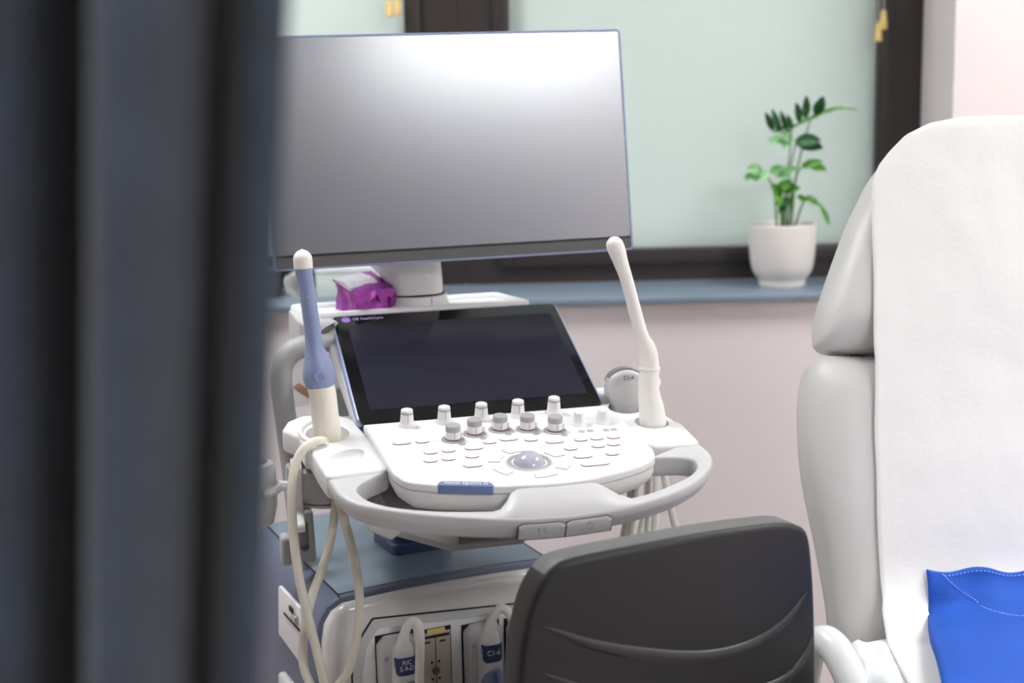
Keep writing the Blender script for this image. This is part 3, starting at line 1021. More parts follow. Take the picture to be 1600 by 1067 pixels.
# ---- white probe in the right holder
pr, sb = mthing('ultrasound_probe', (.2271, -.06, .9093))
tag(pr, 'slender all-white ultrasound probe leaning left in the right holder', 'ultrasound probe')
chain_mesh('probe_shaft', [(.1688, -.06, 1.1990, .0006), (.1690, -.06, 1.1984, .0036), (.1694, -.06, 1.1972, .0062), (.1702, -.06, 1.1950, .0090), (.1714, -.06, 1.1912, .0113), (.1738, -.06, 1.1848, .0122), (.1777, -.06, 1.1740, .0115), (.1813, -.06, 1.1632, .0102), (.1904, -.06, 1.1359, .0089),
                           (.2024, -.06, 1.0903, .0092), (.2116, -.06, 1.0580, .0094), (.2182, -.06, 1.0421, .0121), (.2220, -.06, 1.0281, .0130), (.2228, -.06, 1.0115, .0134)], 'probe_white', pr, sb, 28)
chain_mesh('probe_grip', [(.2228, -.06, 1.0128, .0147), (.2228, -.06, 1.0100, .0149), (.2226, -.06, 1.0078, .0140), (.2208, -.06, .9933, .0142), (.2217, -.06, .9748, .0154), (.2254, -.06, .9514, .0181), (.2272, -.06, .9326, .0191), (.2271, -.06, .9160, .0175)], 'probe_white', pr, sb, 28)
bm = NB()
tube(bm, [sb(p) for p in catmull([(.2250, -.06, 1.003), (.2290, -.06, .9970), (.2335, -.06, .9905), (.2310, -.06, .9850), (.2270, -.06, .978)], 4)], .0062, 10)
finish('probe_notch', bm, 'probe_white', pr, 60)

# ---- curved abdominal probe behind it
CPX, CPY, CPZ = -.0158, -.043, .0098
pr, sb0 = mthing('ultrasound_probe', (.2120, .015, .915))
sb = lambda p: sb0((p[0] + CPX, p[1] + CPY, p[2] + CPZ))
tag(pr, 'grey curved-face ultrasound probe marked C1-6 behind the slender white one', 'ultrasound probe')
def cprobe(poly, w0, w1, b):
    bm = NB(); slab(bm, poly, w0, w1, b, lambda u, v, w: sb((u, .058 - w, v)), 4); return bm
shape = [(p.x, p.y) for p in catmull([(.1995, .9500), (.2000, .9690), (.2070, .9800), (.2180, .9855), (.2290, .9870), (.2400, .9850), (.2500, .9790), (.2560, .9680), (.2565, .9500), (.2500, .9370), (.2465, .9250), (.2460, .9130), (.2420, .9100), (.2160, .9100), (.2120, .9130), (.2110, .9250), (.2070, .9370)], 4, closed=True)]
finish('probe_body', cprobe(shape, -.014, .012, .007), 'plastic_grey', pr, 60)
lens = [(p.x, p.y) for p in catmull([(.2010, .9720), (.2075, .9820), (.2180, .9876), (.2290, .9892), (.2405, .9870), (.2505, .9808), (.2562, .9700)], 5)] + [(p.x, p.y) for p in catmull([(.2556, .9690), (.2495, .9785), (.2400, .9835), (.2290, .9855), (.2185, .9840), (.2080, .9785), (.2010, .9700)], 5)]
finish('probe_lens', cprobe(lens, -.012, .004, 0), 'plastic_dark', pr)
dimple = [(p.x, p.y) for p in catmull([(.2050, .9560), (.2130, .9670), (.2290, .9710), (.2440, .9670), (.2510, .9560), (.2420, .9350), (.2150, .9350)], 5, closed=True)]
finish('probe_dimple', cprobe(dimple, .008, .0128, .002), 'plastic_grey', pr, 60)
text_mesh('probe_lettering', 'C1-6', .0078, 'bezel_grey', pr, lambda u, v, w: sb((.2300 + u, .058 - .0122 - w, .9765 + v)), .0002)

# ---- cables hanging at both sides
def cable(pts, r, m, label):
    base = pts[-1]
    e, s2 = None, (lambda p: Vector(p) - Vector(base))
    bm = NB(); tube(bm, [s2(p) for p in catmull(pts, 6)], r, 12)
    o = finish('probe_cable', bm, m, None, 60, mworld(base), (0, 0, YAW))
    return tag(o, label, 'cable', 'probe cables hanging from the console')
cable([(-.2200, -.030, .885), (-.2217, -.035, .8673), (-.2263, -.040, .8407), (-.2342, -.040, .8007), (-.2486, -.050, .7645), (-.2643, -.060, .7333), (-.2780, -.070, .6886), (-.2825, -.070, .6481), (-.2772, -.080, .6221), (-.2629, -.080, .5943), (-.2376, -.085, .5723), (-.205, -.10, .565), (-.17, -.115, .59)],
      .0063, 'cable_cream', 'cream cable crossing behind the looped one at the left, curling under at bottom')
cable([(-.2222, -.045, .8850), (-.2222, -.050, .8700), (-.2181, -.055, .8427), (-.2093, -.055, .8029), (-.2016, -.055, .7565), (-.1998, -.055, .7131), (-.2052, -.055, .6674), (-.2177, -.058, .6223), (-.2381, -.060, .5964), (-.2608, -.060, .5809), (-.280, -.06, .572)],
      .0063, 'cable_cream', 'cream cable bowing right in front of the white cabinet corner')
RC = [([(.2200, .010, .900), (.2160, 0, .840), (.2132, 0, .7851), (.2050, 0, .7565), (.1986, 0, .7178), (.1933, 0, .6788), (.17, -.02, .60)], .0058, 'leftmost white cable under the right end of the handle'),
      ([(.2230, -.020, .900), (.2160, -.020, .840), (.2119, -.020, .7909), (.2088, -.020, .7621), (.2065, -.020, .7233), (.2052, -.020, .6842), (.19, -.02, .60)], .0058, 'second white cable from the left under the handle, right of the leftmost'),
      ([(.2420, .005, .900), (.2440, .005, .840), (.2413, .005, .7921), (.2330, .005, .7537), (.2268, .005, .7246), (.2184, .005, .6759), (.20, 0, .60)], .0056, 'thin slanting white cable at the left of the middle trio'),
      ([(.2300, -.035, .895), (.2310, -.035, .850), (.2301, -.035, .8016), (.2275, -.035, .7631), (.2285, -.035, .7339), (.2295, -.035, .6848), (.22, -.03, .60)], .0046, 'thin straight white cable in the middle of the trio under the handle'),
      ([(.2560, .020, .900), (.2575, .012, .850), (.2572, .010, .7975), (.2550, .010, .7483), (.2528, .010, .7187), (.2495, .010, .6690), (.24, .01, .60)], .0068, 'thickest white cable, right one of the trio under the handle'),
      ([(.2660, .030, .900), (.2770, .028, .835), (.2855, .022, .7820), (.2906, .020, .7566), (.2978, .020, .7308), (.3018, .020, .6900), (.30, .02, .60)], .0055, 'rightmost white cable, set apart from the others under the handle')]
for pts, r, lab in RC:
    cable(pts, r, 'cable_white', lab)

# ---- probe connectors plugged into the cabinet
CBM = Matrix.Rotation(R(25), 3, 'Z')
BCW = Vector((-.1854, 2.1708, 0))
def bworld(p):
    return BCW + CBM @ Vector(p)
def connector(cx, zt, text, tsize, label, cab_pts, lean=0.0):
    base = Vector((cx, -.2255, .32))
    e = empty('probe_connector', bworld(base), R(25))
    tag(e, label, 'connector', 'probe connectors plugged into the cabinet ports')
    zz = zt - .32
    # body: narrow flat flank plus raised rounded keel
    bm = NB()
    slab(bm, fillet([(-.0290, 0), (.0290, 0), (.0290, zz - .014), (.018, zz), (-.018, zz), (-.0290, zz - .010)], .008, 5), 0, .022, .006, lambda u, v, w: Vector((u, -w, v)), 4)
    finish('shell', bm, 'plastic_grey', e)
    bm = NB()
    rings = []
    for z, hw, d in ((.02, .0165, .030), (zz - .095, .0195, .036), (zz - .055, .0190, .038), (zz - .030, .0180, .0375), (zz - .014, .0160, .034), (zz - .005, .0120, .028)):
        rings.append([Vector((.004 + hw * math.copysign(abs(math.cos(a)) ** .6, math.cos(a)), -d * max(0, math.sin(a)) ** .55 if math.sin(a) > 0 else -.004, z)) for a in [2 * PI * k / 28 for k in range(28)]])
    add_rings(bm, rings)
    finish('keel', bm, 'plastic_bright', e, angle=60)
    # name plate wrapped round the keel
    bm = NB()
    rows = []
    for z, f in ((zz - .0510, .70), (zz - .0490, .84), (zz - .0460, .94), (zz - .037, .96), (zz - .026, .95), (zz - .0245, .93)):
        row = []
        for k in range(9):
            u = (-1 + k / 4) * f
            cc = u * .0165
            dd = -.0390 + (abs(u) ** 3) * .0062
            row.append(Vector((.004 + cc, dd, z)))
        rows.append(row)
    add_rings(bm, rows, False, False, closed=False)
    rows2 = [[p + Vector((0, .004, 0)) for p in r_] for r_ in rows]
    add_rings(bm, rows2, False, False, closed=False)
    finish('name_plate', bm, 'navy_label', e, angle=60)
    lines = text.split('\n')
    for i, tx in enumerate(lines):
        text_mesh('plate_lettering', tx, tsize, 'ink_white', e, lambda u, v, w: Vector((.004 + u, -.0392 - w + abs(u / .0165) ** 3 * .0062, zz - .0365 + v + (len(lines) - 1) * tsize * .45 - i * tsize * .9)), .0002, xs=.9)
    # locking dial
    bm = NB()
    df = lambda u, v, w: Vector((.006 + u, -.034 - w, zz - .083 + v))
    lathe(bm, [(.021, 0), (.021, .006), (.0195, .008)], 28, df)
    rbox(bm, (.004, .006, .011), (.008, .036, .012), .003, fr=df)
    finish('lock_dial', bm, 'lilac', e)
    # screw and cable boot
    bm = NB(); lathe(bm, [(.0036, 0), (.0036, .0012), (.002, .0008)], 14, lambda u, v, w: Vector((-.0200 + u, -.0218 - w, zz - .028 + v)))
    finish('screw', bm, 'knob_grey', e)
    bm = NB()
    pts = catmull(cab_pts, 6)
    P = [Vector(p) - base for p in pts]
    n = len(P)
    rad = [max(.0066, .0125 - .0006 * k) for k in range(n)]
    tube(bm, P, rad, 14)
    finish('cable', bm, 'cable_white', e, 60)
    return e
connector(-.0965, .6430, 'RIC\n5-9-D', .0100, 'probe connector in the leftmost port, its cable arching down over the dark plate',
          [(-.0935, -.250, .6280), (-.0925, -.253, .6430), (-.0890, -.257, .6580), (-.0830, -.262, .6690), (-.0765, -.268, .6680), (-.0750, -.273, .6550), (-.0770, -.276, .63), (-.0800, -.278, .59), (-.0820, -.278, .54), (-.0840, -.276, .46)])
connector(.0375, .6360, 'C1-6', .0115, 'probe connector with a dark plate reading C1-6 in the third port',
          [(.0405, -.250, .6220), (.0425, -.253, .6380), (.0470, -.257, .6530), (.0545, -.262, .6640), (.0630, -.267, .6600), (.0695, -.270, .6440), (.0730, -.272, .62), (.0740, -.272, .58), (.0740, -.270, .5)])
connector(.1060, .6310, 'C2-9', .0110, 'probe connector in the rightmost port, mostly hidden by the black chair back',
          [(.1090, -.248, .617), (.1110, -.252, .633), (.1160, -.256, .648), (.1240, -.262, .659), (.1330, -.266, .652), (.1390, -.268, .635), (.1420, -.268, .58), (.1420, -.265, .48)])

# ---- crumpled purple foil pack on the tray
base = (-.1222, .2995, 1.0648)
pk = empty('foil_pack', mworld(base), YAW + R(20))
tag(pk, 'crumpled purple foil packet with grey label, on the white tray beneath the monitor', 'packet')
random.seed(4)
def crumple(p, a):
    n3 = noise.noise_vector(Vector(p) * 60) * a
    return Vector(p) + n3
def pack_box(sx, sy, sz, n, amp, puff, lo=0.0):
    bm = NB()
    rings = []
    o = rr(sx, sy, .004, 2)
    m = []
    for k in range(len(o)):
        a, b = o[k], o[(k + 1) % len(o)]
        L = math.hypot(b[0] - a[0], b[1] - a[1])
        c = max(1, int(L / .006))
        for j in range(c):
            m.append((a[0] + (b[0] - a[0]) * j / c, a[1] + (b[1] - a[1]) * j / c))
    for k in range(n + 1):
        t = k / n
        s = 1 - puff * math.sin(PI * t)
        rings.append([crumple((x * s, y * s, lo + (sz + .24 * (y + .037) + .10 * (x + .031)) * t), amp if 0 < k else 0) for x, y in m])
    add_rings(bm, rings)
    return bm
tilt = lambda p: Vector((p.x, p.y, p.z + .24 * (p.y + .037) + .10 * (p.x + .031) - .012))
body = pack_box(.062, .074, .030, 6, .0040, .04)
finish('pack_body', body, 'foil_purple', pk, 18)
bm = NB()                                         # folded top flap with ragged front edge
rows = []
for i in range(11):
    t = i / 10
    u = -.033 + .068 * t
    drop = .010 + .006 * math.sin(i * 2.3) + .004 * math.sin(i * 1.1)
    rows.append([crumple((u, -.0415, .040 - drop), .003), crumple((u, -.0400, .0405 + .004 * math.sin(PI * t)), .002), crumple((u, -.022, .0425 + .006 * math.sin(PI * t)), .002), crumple((u, .036, .0430), .0012), crumple((u, .036, .040), 0), crumple((u, -.034, .0385), 0), crumple((u, -.0385, .040 - drop), .001)])
add_rings(bm, [[tilt(p) for p in r_] for r_ in rows])
finish('pack_flap', bm, 'foil_purple', pk, 18)
bm = NB()
rows = []
for i in range(9):
    u = -.033 + .050 * i / 8
    rows.append([crumple((u, -.020 + .052 * k / 6, .0500 - .0014 * abs(k - 2) + (.0006 if (i + k) % 2 else 0)), .0008) for k in range(7)] + [Vector((u, .032, .0395)), Vector((u, -.020, .0395))])
add_rings(bm, [[tilt(p) for p in r_] for r_ in rows])
finish('pack_label', bm, 'foil_label', pk, 25)
bm = NB()                                         # torn corner standing off
rows = []
for i in range(7):
    t = i / 6
    rows.append([crumple((.028 + .012 * t, -.037 + .004 * t, .004 + .004 * t), .001), crumple((.028 + .016 * t, -.040 + .006 * t, .022 + .008 * math.sin(t * 4)), .002), crumple((.028 + .014 * t, -.036 + .006 * t, .020), .001), crumple((.028 + .010 * t, -.034 + .004 * t, .004), 0)])
add_rings(bm, rows)
finish('pack_corner', bm, 'foil_purple', pk, 18)

# ================================================================== on the window sill
SZ = .9785
# tissue box and stack behind the machine
e = empty('storage_box', (-.335, 3.02, SZ))
bm = NB(); slab(bm, rr(.150, .11, .004, 3), 0, .058, .002); finish('box_body', bm, 'box_pale', e)
bm = NB(); slab(bm, rr(.153, .113, .004, 3), .052, .066, .002); finish('box_lid', bm, 'tissue', e)
tag(e, 'pale box lying on the sill beneath the monitor, behind the purple packet', 'box')
e = empty('tissue_bundle', (-.457, 3.0, SZ))
for k in range(7):
    bm = NB()
    x = -.020 + .0065 * k
    rows = []
    for j in range(9):
        t = j / 8
        rows.append([Vector((x + .003 * math.sin(6 * t + k), -.02 + .04 * i / 6, t * (.055 - .004 * abs(k - 3)) + .002 * math.sin(i * 2 + k) * t)) for i in range(7)] +
                    [Vector((x + .0022 + .003 * math.sin(6 * t + k), .02 - .04 * i / 6, t * (.055 - .004 * abs(k - 3)))) for i in range(7)])
    add_rings(bm, rows); finish('folded_tissue', bm, 'tissue', e)
tag(e, 'bundle of upright white tissues on the sill at the curtain edge', 'tissues')
e = empty('small_dark_case', (-.525, 3.02, SZ))
bm = NB(); slab(bm, rr(.06, .06, .008, 3), 0, .060, .003); finish('case_body', bm, 'bezel_grey', e)
bm = NB(); slab(bm, rr(.062, .062, .008, 3), .044, .0475, .0008); finish('case_seam', bm, 'groove_dark', e)
tag(e, 'small dark case on the sill just beside the curtain edge', 'case')

# ---- potted plant
px, py = .5806, 3.02
P = empty('potted_plant', (px, py, SZ))
tag(P, 'leafy green plant in a ribbed white pot on the window sill', 'potted plant')
bm = NB()
prof = [(.047, 0), (.0490, .001), (.0490, .008), (.0500, .014), (.0570, .022), (.0630, .034), (.0665, .052), (.0690, .080), (.0700, .110), (.0702, .126), (.0702, .1300), (.0690, .1315), (.0668, .1300), (.0655, .120), (.0640, .100)]
nseg = 144
rings = []
for k, (r_, z) in enumerate(prof):
    amp = .0007 if .016 < z < .125 and k < 10 else 0
    rings.append([Vector(((r_ + amp * math.cos(PI * j)) * math.cos(2 * PI * j / nseg), (r_ + amp * math.cos(PI * j)) * math.sin(2 * PI * j / nseg), z)) for j in range(nseg)])
add_rings(bm, rings)
finish('pot', bm, 'pot_ceramic', P, 60)
bm = NB(); lathe(bm, [(.0640, .108), (.0640, .113), (.03, .119), (.002, .120)], 24); finish('soil', bm, 'soil', P)
def rel(x, z, y=3.02):
    return Vector((x - px, y - py, z - SZ))
stems = [[(.5798, 1.090), (.5845, 1.176), (.5916, 1.2566), (.595, 1.31)], [(.5907, 1.090), (.606, 1.1891), (.6225, 1.2693), (.6400, 1.3300)], [(.5716, 1.090), (.5656, 1.1629), (.5599, 1.1901), (.5440, 1.2180)],
         [(.5989, 1.090), (.6035, 1.1756), (.6109, 1.2180), (.6250, 1.2300)], [(.6016, 1.090), (.6201, 1.1509), (.6334, 1.1682), (.6512, 1.1583)], [(.5825, 1.090), (.5792, 1.1626), (.5816, 1.1896)], [(.588, 1.090), (.5975, 1.2162), (.6102, 1.2803)],
         [(.5760, 1.090), (.5750, 1.14), (.5700, 1.168)], [(.5940, 1.090), (.5960, 1.15), (.5985, 1.205)]]
for i, s in enumerate(stems):
    bm = NB()
    dy = (-.012, .008, .012, -.006, -.014, .004, .014, -.016, .0)[i]
    pts = catmull([rel(a, b, 3.02 + dy * (.6 + .8 * k / len(s))) for k, (a, b) in enumerate(s)], 5)
    tube(bm, pts, [.0024 - .0011 * k / len(pts) for k in range(len(pts))], 7)
    finish('stem', bm, 'stem_green', P)
def blade(bm, a, b, w, nrm, curl=.12, n=8):
    """one lobe from a to b, w wide, thin but solid, cupped along its length"""
    a, b, nrm = Vector(a), Vector(b), Vector(nrm).normalized()
    d = b - a
    L = d.length
    side = d.normalized().cross(nrm).normalized()
    nn = side.cross(d.normalized())
    rows = []
    for k in range(n + 1):
        t = k / n
        wd = w * (math.sin(PI * min(1, t * .92 + .06)) ** .75) * .5 + .0004
        c = a + d * t + nn * (curl * L * math.sin(PI * t) - .0)
        rows.append([c - side * wd + nn * wd * .25, c - side * wd * .5 + nn * .0, c - nn * wd * .06, c + side * wd * .5, c + side * wd + nn * wd * .25,
                     c + side * wd * .5 - nn * .0012, c - nn * (.0014 + wd * .06), c - side * wd * .5 - nn * .0012])
    add_rings(bm, rows)
def leaf(spine, lobes, m, rib=.0022):
    bm = NB()
    pts = catmull([rel(*p) for p in spine], 5)
    tube(bm, pts, [rib * (1 - .6 * k / len(pts)) for k in range(len(pts))], 7)
    for (a, b, w, nrm, cu) in lobes:
        blade(bm, rel(*a), rel(*b), w, nrm, cu)
    return finish('leaf', bm, m, P, 50)
F = (0, -1, .25)
U = (.1, -.5, .9)
leaf([(.606, 1.315), (.585, 1.301), (.560, 1.310), (.546, 1.326)], [((.558, 1.306), (.540, 1.343, 3.01), .015, F, .06), ((.572, 1.302), (.552, 1.350, 3.00), .014, F, .05), ((.588, 1.303), (.570, 1.346, 3.005), .013, F, .05), ((.598, 1.308), (.584, 1.338, 3.0), .011, F, .04), ((.604, 1.313), (.556, 1.302, 3.01), .014, U, .05)], 'leaf_dark')
leaf([(.597, 1.312), (.622, 1.322), (.652, 1.340), (.690, 1.349), (.726, 1.346)], [((.614, 1.322), (.602, 1.362, 3.00), .016, F, .05), ((.626, 1.330), (.622, 1.376, 2.995), .017, F, .05), ((.648, 1.338), (.656, 1.374, 2.99), .024, F, .06)], 'leaf_dark')
leaf([(.600, 1.314), (.640, 1.330), (.690, 1.349)], [((.605, 1.314), (.650, 1.334, 3.0), .016, U, .03), ((.640, 1.332), (.700, 1.352, 3.0), .015, U, .02), ((.690, 1.348), (.732, 1.346, 3.0), .006, U, .02)], 'leaf_mid')
leaf([(.610, 1.281), (.635, 1.278), (.660, 1.276)], [((.606, 1.281), (.652, 1.284, 2.99), .030, F, .04), ((.612, 1.276), (.658, 1.268, 2.992), .024, F, .04)], 'leaf_dark')
leaf([(.610, 1.285), (.580, 1.290), (.546, 1.288)], [((.596, 1.286), (.572, 1.296, 2.99), .022, F, .05), ((.580, 1.288), (.548, 1.284, 2.99), .022, F, .06), ((.590, 1.284), (.574, 1.270, 2.99), .016, F, .04)], 'leaf_pale')
leaf([(.5440, 1.218), (.520, 1.222), (.494, 1.211)], [((.536, 1.220), (.500, 1.228, 2.995), .026, F, .06), ((.530, 1.214), (.496, 1.206, 3.0), .022, F, .05), ((.546, 1.219), (.526, 1.208, 2.99), .018, F, .05)], 'leaf_pale')
leaf([(.560, 1.216), (.580, 1.222), (.602, 1.218)], [((.552, 1.218), (.578, 1.230, 2.995), .020, F, .05), ((.578, 1.220), (.606, 1.226, 2.99), .018, F, .05), ((.566, 1.214), (.590, 1.206, 2.99), .016, F, .05)], 'leaf_pale')
leaf([(.625, 1.230), (.645, 1.236), (.668, 1.231)], [((.620, 1.230), (.658, 1.240, 2.995), .018, F, .06), ((.636, 1.230), (.668, 1.222, 3.0), .015, F, .05)], 'leaf_mid')
leaf([(.570, 1.168), (.558, 1.184), (.556, 1.200)], [((.572, 1.168), (.552, 1.196, 2.99), .022, F, .06), ((.568, 1.186), (.596, 1.196, 2.99), .022, F, .05), ((.580, 1.180), (.610, 1.186, 2.985), .020, F, .05), ((.570, 1.176), (.566, 1.150, 2.985), .018, F, .06)], 'leaf_mid')
leaf([(.5816, 1.160), (.574, 1.156), (.566, 1.150)], [((.596, 1.158), (.562, 1.152, 2.985), .020, F, .05), ((.584, 1.150), (.566, 1.134, 2.985), .016, F, .05)], 'leaf_dark')
leaf([(.620, 1.160), (.636, 1.163), (.658, 1.148), (.672, 1.128), (.677, 1.106)], [((.628, 1.163), (.664, 1.142, 3.005), .010, F, .06), ((.660, 1.146), (.677, 1.104, 3.005), .012, F, .06), ((.612, 1.168), (.628, 1.156, 3.0), .012, F, .04)], 'leaf_mid')

# ---- wooden tassels on the blind cords, hanging in front of the panes
for x, z, lab in ((-.2442, 1.5784, 'left one of the two wooden cord tassels above the monitor'), (-.2261, 1.5834, 'right one of the two wooden cord tassels above the monitor'),
                  (.8039, 1.5304, 'upper wooden cord tassel beside the window frame at the right'), (.7935, 1.5050, 'lower wooden cord tassel beside the window frame at the right')):
    t = empty('cord_tassel', (x, YW - .045, z))
    bm = NB(); lathe(bm, [(.002, .022), (.0055, .018), (.0066, .006), (.0082, -.012), (.0085, -.018), (.006, -.020)], 16); finish('tassel', bm, 'tassel', t)
    bm = NB(); tube(bm, [(0, 0, .018), (0, 0, WZ1 - z - .06)], .0010, 6); finish('cord', bm, 'cord', t)
    bm = NB(); rbox(bm, (0, .012, WZ1 - z - .055), (.009, .036, .02), .003); finish('cord_bracket', bm, 'frame_brown', t)
    tag(t, lab, 'tassel', 'wooden tassels on the blind cords')

# ================================================================== black swivel chair in front of the machine
CY = R(25)
CH = empty('office_chair', (.1880, 1.545, 0), CY)
tag(CH, 'black swivel chair seen from behind with curved ridged plastic back', 'chair')
left = [(-.206, .66), (-.198, .7625), (-.1907, .8106), (-.1781, .8523), (-.1581, .8802), (-.1305, .891), (-.0333, .8965), (.0516, .8960), (.1404, .8889), (.1773, .8785), (.1943, .8624), (.2016, .8171), (.2054, .7678), (.2089, .6791), (.205, .58), (.17, .52), (.05, .50), (-.05, .50), (-.165, .52), (-.203, .58)]
out2 = ccw([(p.x, p.y) for p in catmull([(a, b) for a, b in left], 4, closed=True)])
def chy(u, v):            # bowed back: edges wrap towards the sitter
    return .55 * u * u + .10 * (v - .72) ** 2
cen = (0.0, .70)
def shrink(poly, k):
    return [(cen[0] + (x - cen[0]) * k, cen[1] + (y - cen[1]) * k) for x, y in poly]
bm = NB()
rings, mis = [], []
TH = .046
for d, w in ((.008, TH), (.0025, TH - .0025), (.0, TH - .008)):
    rings.append([Vector((x, chy(x, y) + w, y)) for x, y in offset(out2, d)])
for k in range(1, 7):
    a = (PI / 2) * k / 6
    rings.append([Vector((x, chy(x, y) + .009 * (1 - math.sin(a)), y)) for x, y in offset(out2, .008 * (1 - math.cos(a)))])
inner = offset(out2, .008)
for k in (.9, .75, .6, .45, .3, .15, .03):
    rings.append([Vector((x, chy(x, y) - .0, y)) for x, y in shrink(inner, k)])
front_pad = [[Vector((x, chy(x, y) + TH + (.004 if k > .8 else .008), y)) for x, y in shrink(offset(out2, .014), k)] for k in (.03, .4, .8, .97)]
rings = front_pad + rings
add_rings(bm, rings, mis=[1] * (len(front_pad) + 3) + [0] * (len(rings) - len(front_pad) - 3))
for f_ in bm.faces:                      # light catching the top edge, painted as paler grey on upper faces only
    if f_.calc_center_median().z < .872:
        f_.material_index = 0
bk = finish('backrest', bm, ['chair_black', 'chair_lit_edge'], CH, 60)
def ridge(pts, wmax, hgt):
    C = catmull(pts, 8)
    n = len(C)
    bm = NB()
    rows = []
    for i, p in enumerate(C):
        t = i / (n - 1)
        w = wmax * math.sin(PI * t) ** .6 + .0002
        h = hgt * math.sin(PI * t) ** .5 + .0001
        d = (C[min(i + 1, n - 1)] - C[max(i - 1, 0)]).normalized()
        nn = Vector((-d.y, d.x))
        row = []
        for s, hh in ((-1, -.003), (-1, 0), (-.3, h), (.5, h * .9), (1, 0), (1, -.003)):
            q = p + nn * (w * s)
            row.append(Vector((q.x, chy(q.x, q.y) - hh - .0003, q.y)))
        rows.append(row)
    add_rings(bm, rows)
    finish('back_ridge', bm, 'chair_groove', CH, 60)
ridge([(-.1672, .8172), (-.1162, .7911), (-.0509, .7679), (.0274, .7490), (.0965, .7479), (.1511, .7656), (.1900, .7951)], .0085, .0032)
ridge([(-.1720, .7640), (-.1171, .7361), (-.0346, .7072), (.0521, .6889), (.1400, .6880), (.1800, .7060), (.2010, .7380)], .0090, .0032)
bm = NB()
tube(bm, catmull([(0, .055, .62), (0, .060, .52), (0, .075, .45), (0, .11, .425), (0, .18, .425)], 5), .024, 10, flat=.5)
finish('back_bracket', bm, 'chair_black', CH)
bm = NB(); slab(bm, rr(.42, .34, .09, 6, 0, .230), .43, .495, .022); finish('seat', bm, 'chair_black', CH)
bm = NB(); lathe(bm, [(.030, .10), (.030, .28), (.018, .285), (.018, .43)], 20, lambda u, v, w: Vector((u, .20 + v, w))); finish('gas_lift', bm, 'metal', CH)
for k in range(5):
    a = 2 * PI * k / 5 + .3
    c, s = math.cos(a), math.sin(a)
    bm = NB(); tube(bm, [(0, .20, .115), (.10 * c, .20 + .10 * s, .105), (.21 * c, .20 + .21 * s, .075)], [.026, .02, .014], 10); leg = finish('base_leg', bm, 'chair_black', CH)
    bm = NB(); lathe(bm, [(.018, -.014), (.027, -.012), (.027, .012), (.018, .014)], 18, lambda u, v, w: Vector((.21 * c + u, .20 + .21 * s + w, .027 + v))); finish('castor', bm, 'rubber', leg)

# ================================================================== examination chair at the right
BO = Vector((.701, 1.7998, .6617))
LEAN = R(20.18)
b_up = Vector((0, math.sin(LEAN), math.cos(LEAN)))
b_n = Vector((0, -math.cos(LEAN), math.sin(LEAN)))
X0 = empty('examination_chair', (BO.x, BO.y, 0))
tag(X0, 'light grey padded examination chair with raised back at right edge', 'examination chair')
off = Vector((BO.x, BO.y, 0))
BF = lambda u, v, w: Vector((BO.x + u, BO.y, BO.z)) + b_up * v + b_n * w - off
BFW = lambda u, v, w: BF(u, v, w) + off
def mirror(h):
    return h + [(-x, y) for x, y in h[::-1] if abs(x) > 1e-4]
head = [(-.05, .4000), (-.1999, .4010), (-.2485, .4060), (-.2639, .4140), (-.2672, .4282), (-.2650, .4508), (-.2500, .4961), (-.2140, .583), (-.1930, .6244), (-.1660, .6700), (-.1250, .7050), (-.0549, .7260)]
back = [(-.05, .3985), (-.2001, .3980), (-.2532, .4000), (-.2714, .3930), (-.2844, .3701), (-.2925, .3167), (-.2915, .2287), (-.2765, .1246), (-.2675, .0478), (-.2660, .0057), (-.256, -.04), (-.22, -.06), (-.05, -.06)]
hp = ccw([(p.x, p.y) for p in catmull(mirror(head), 4, closed=True)])
bp_ = ccw([(p.x, p.y) for p in catmull(mirror(back), 4, closed=True)])
def pad(poly, th, rnd, crown):
    """thick cushion: the outline swells out of its back, rounds over and closes on the face"""
    cx = 0.0
    cyy = (max(p[1] for p in poly) + min(p[1] for p in poly)) / 2
    hw, hh = max(p[0] for p in poly), max(p[1] for p in poly) - cyy
    def inset(d):
        return [(x * (1 - d / hw), cyy + (y - cyy) * (1 - d / hh)) for x, y in poly]
    bm = NB()
    rings = [[BF(x, y, -th) for x, y in inset(rnd * .6)], [BF(x, y, -th + rnd * .12) for x, y in inset(rnd * .2)], [BF(x, y, -th + rnd * .45) for x, y in poly]]
    n = 9
    for k in range(n + 1):
        a = (PI / 2) * k / n
        rings.append([BF(x, y, -crown - rnd + rnd * math.sin(a)) for x, y in inset(rnd * 1.25 * (1 - math.cos(a)))])
    add_rings(bm, rings)
    return bm
finish('headrest', pad(hp, .105, .048, .002), 'pad_grey', X0, 70)
finish('back_cushion', pad(bp_, .125, .055, .002), 'pad_grey', X0, 70)
bm = NB()
for u in (-.205, -.10, .10, .205):
    tube(bm, [BF(u, .36, -.075), BF(u, .46, -.075)], .011, 10)
finish('headrest_bar', bm, 'plastic_dark', X0)
SEAT_Z = .668
bm = NB()
slab(bm, fillet([(-.262, -.60), (.262, -.60), (.262, -.035), (-.262, -.035)], .05, 6), SEAT_Z - .10, SEAT_Z, .03, lambda u, v, w: Vector((u, v, w)), 5)
finish('seat_cushion', bm, 'pad_grey', X0, 60)
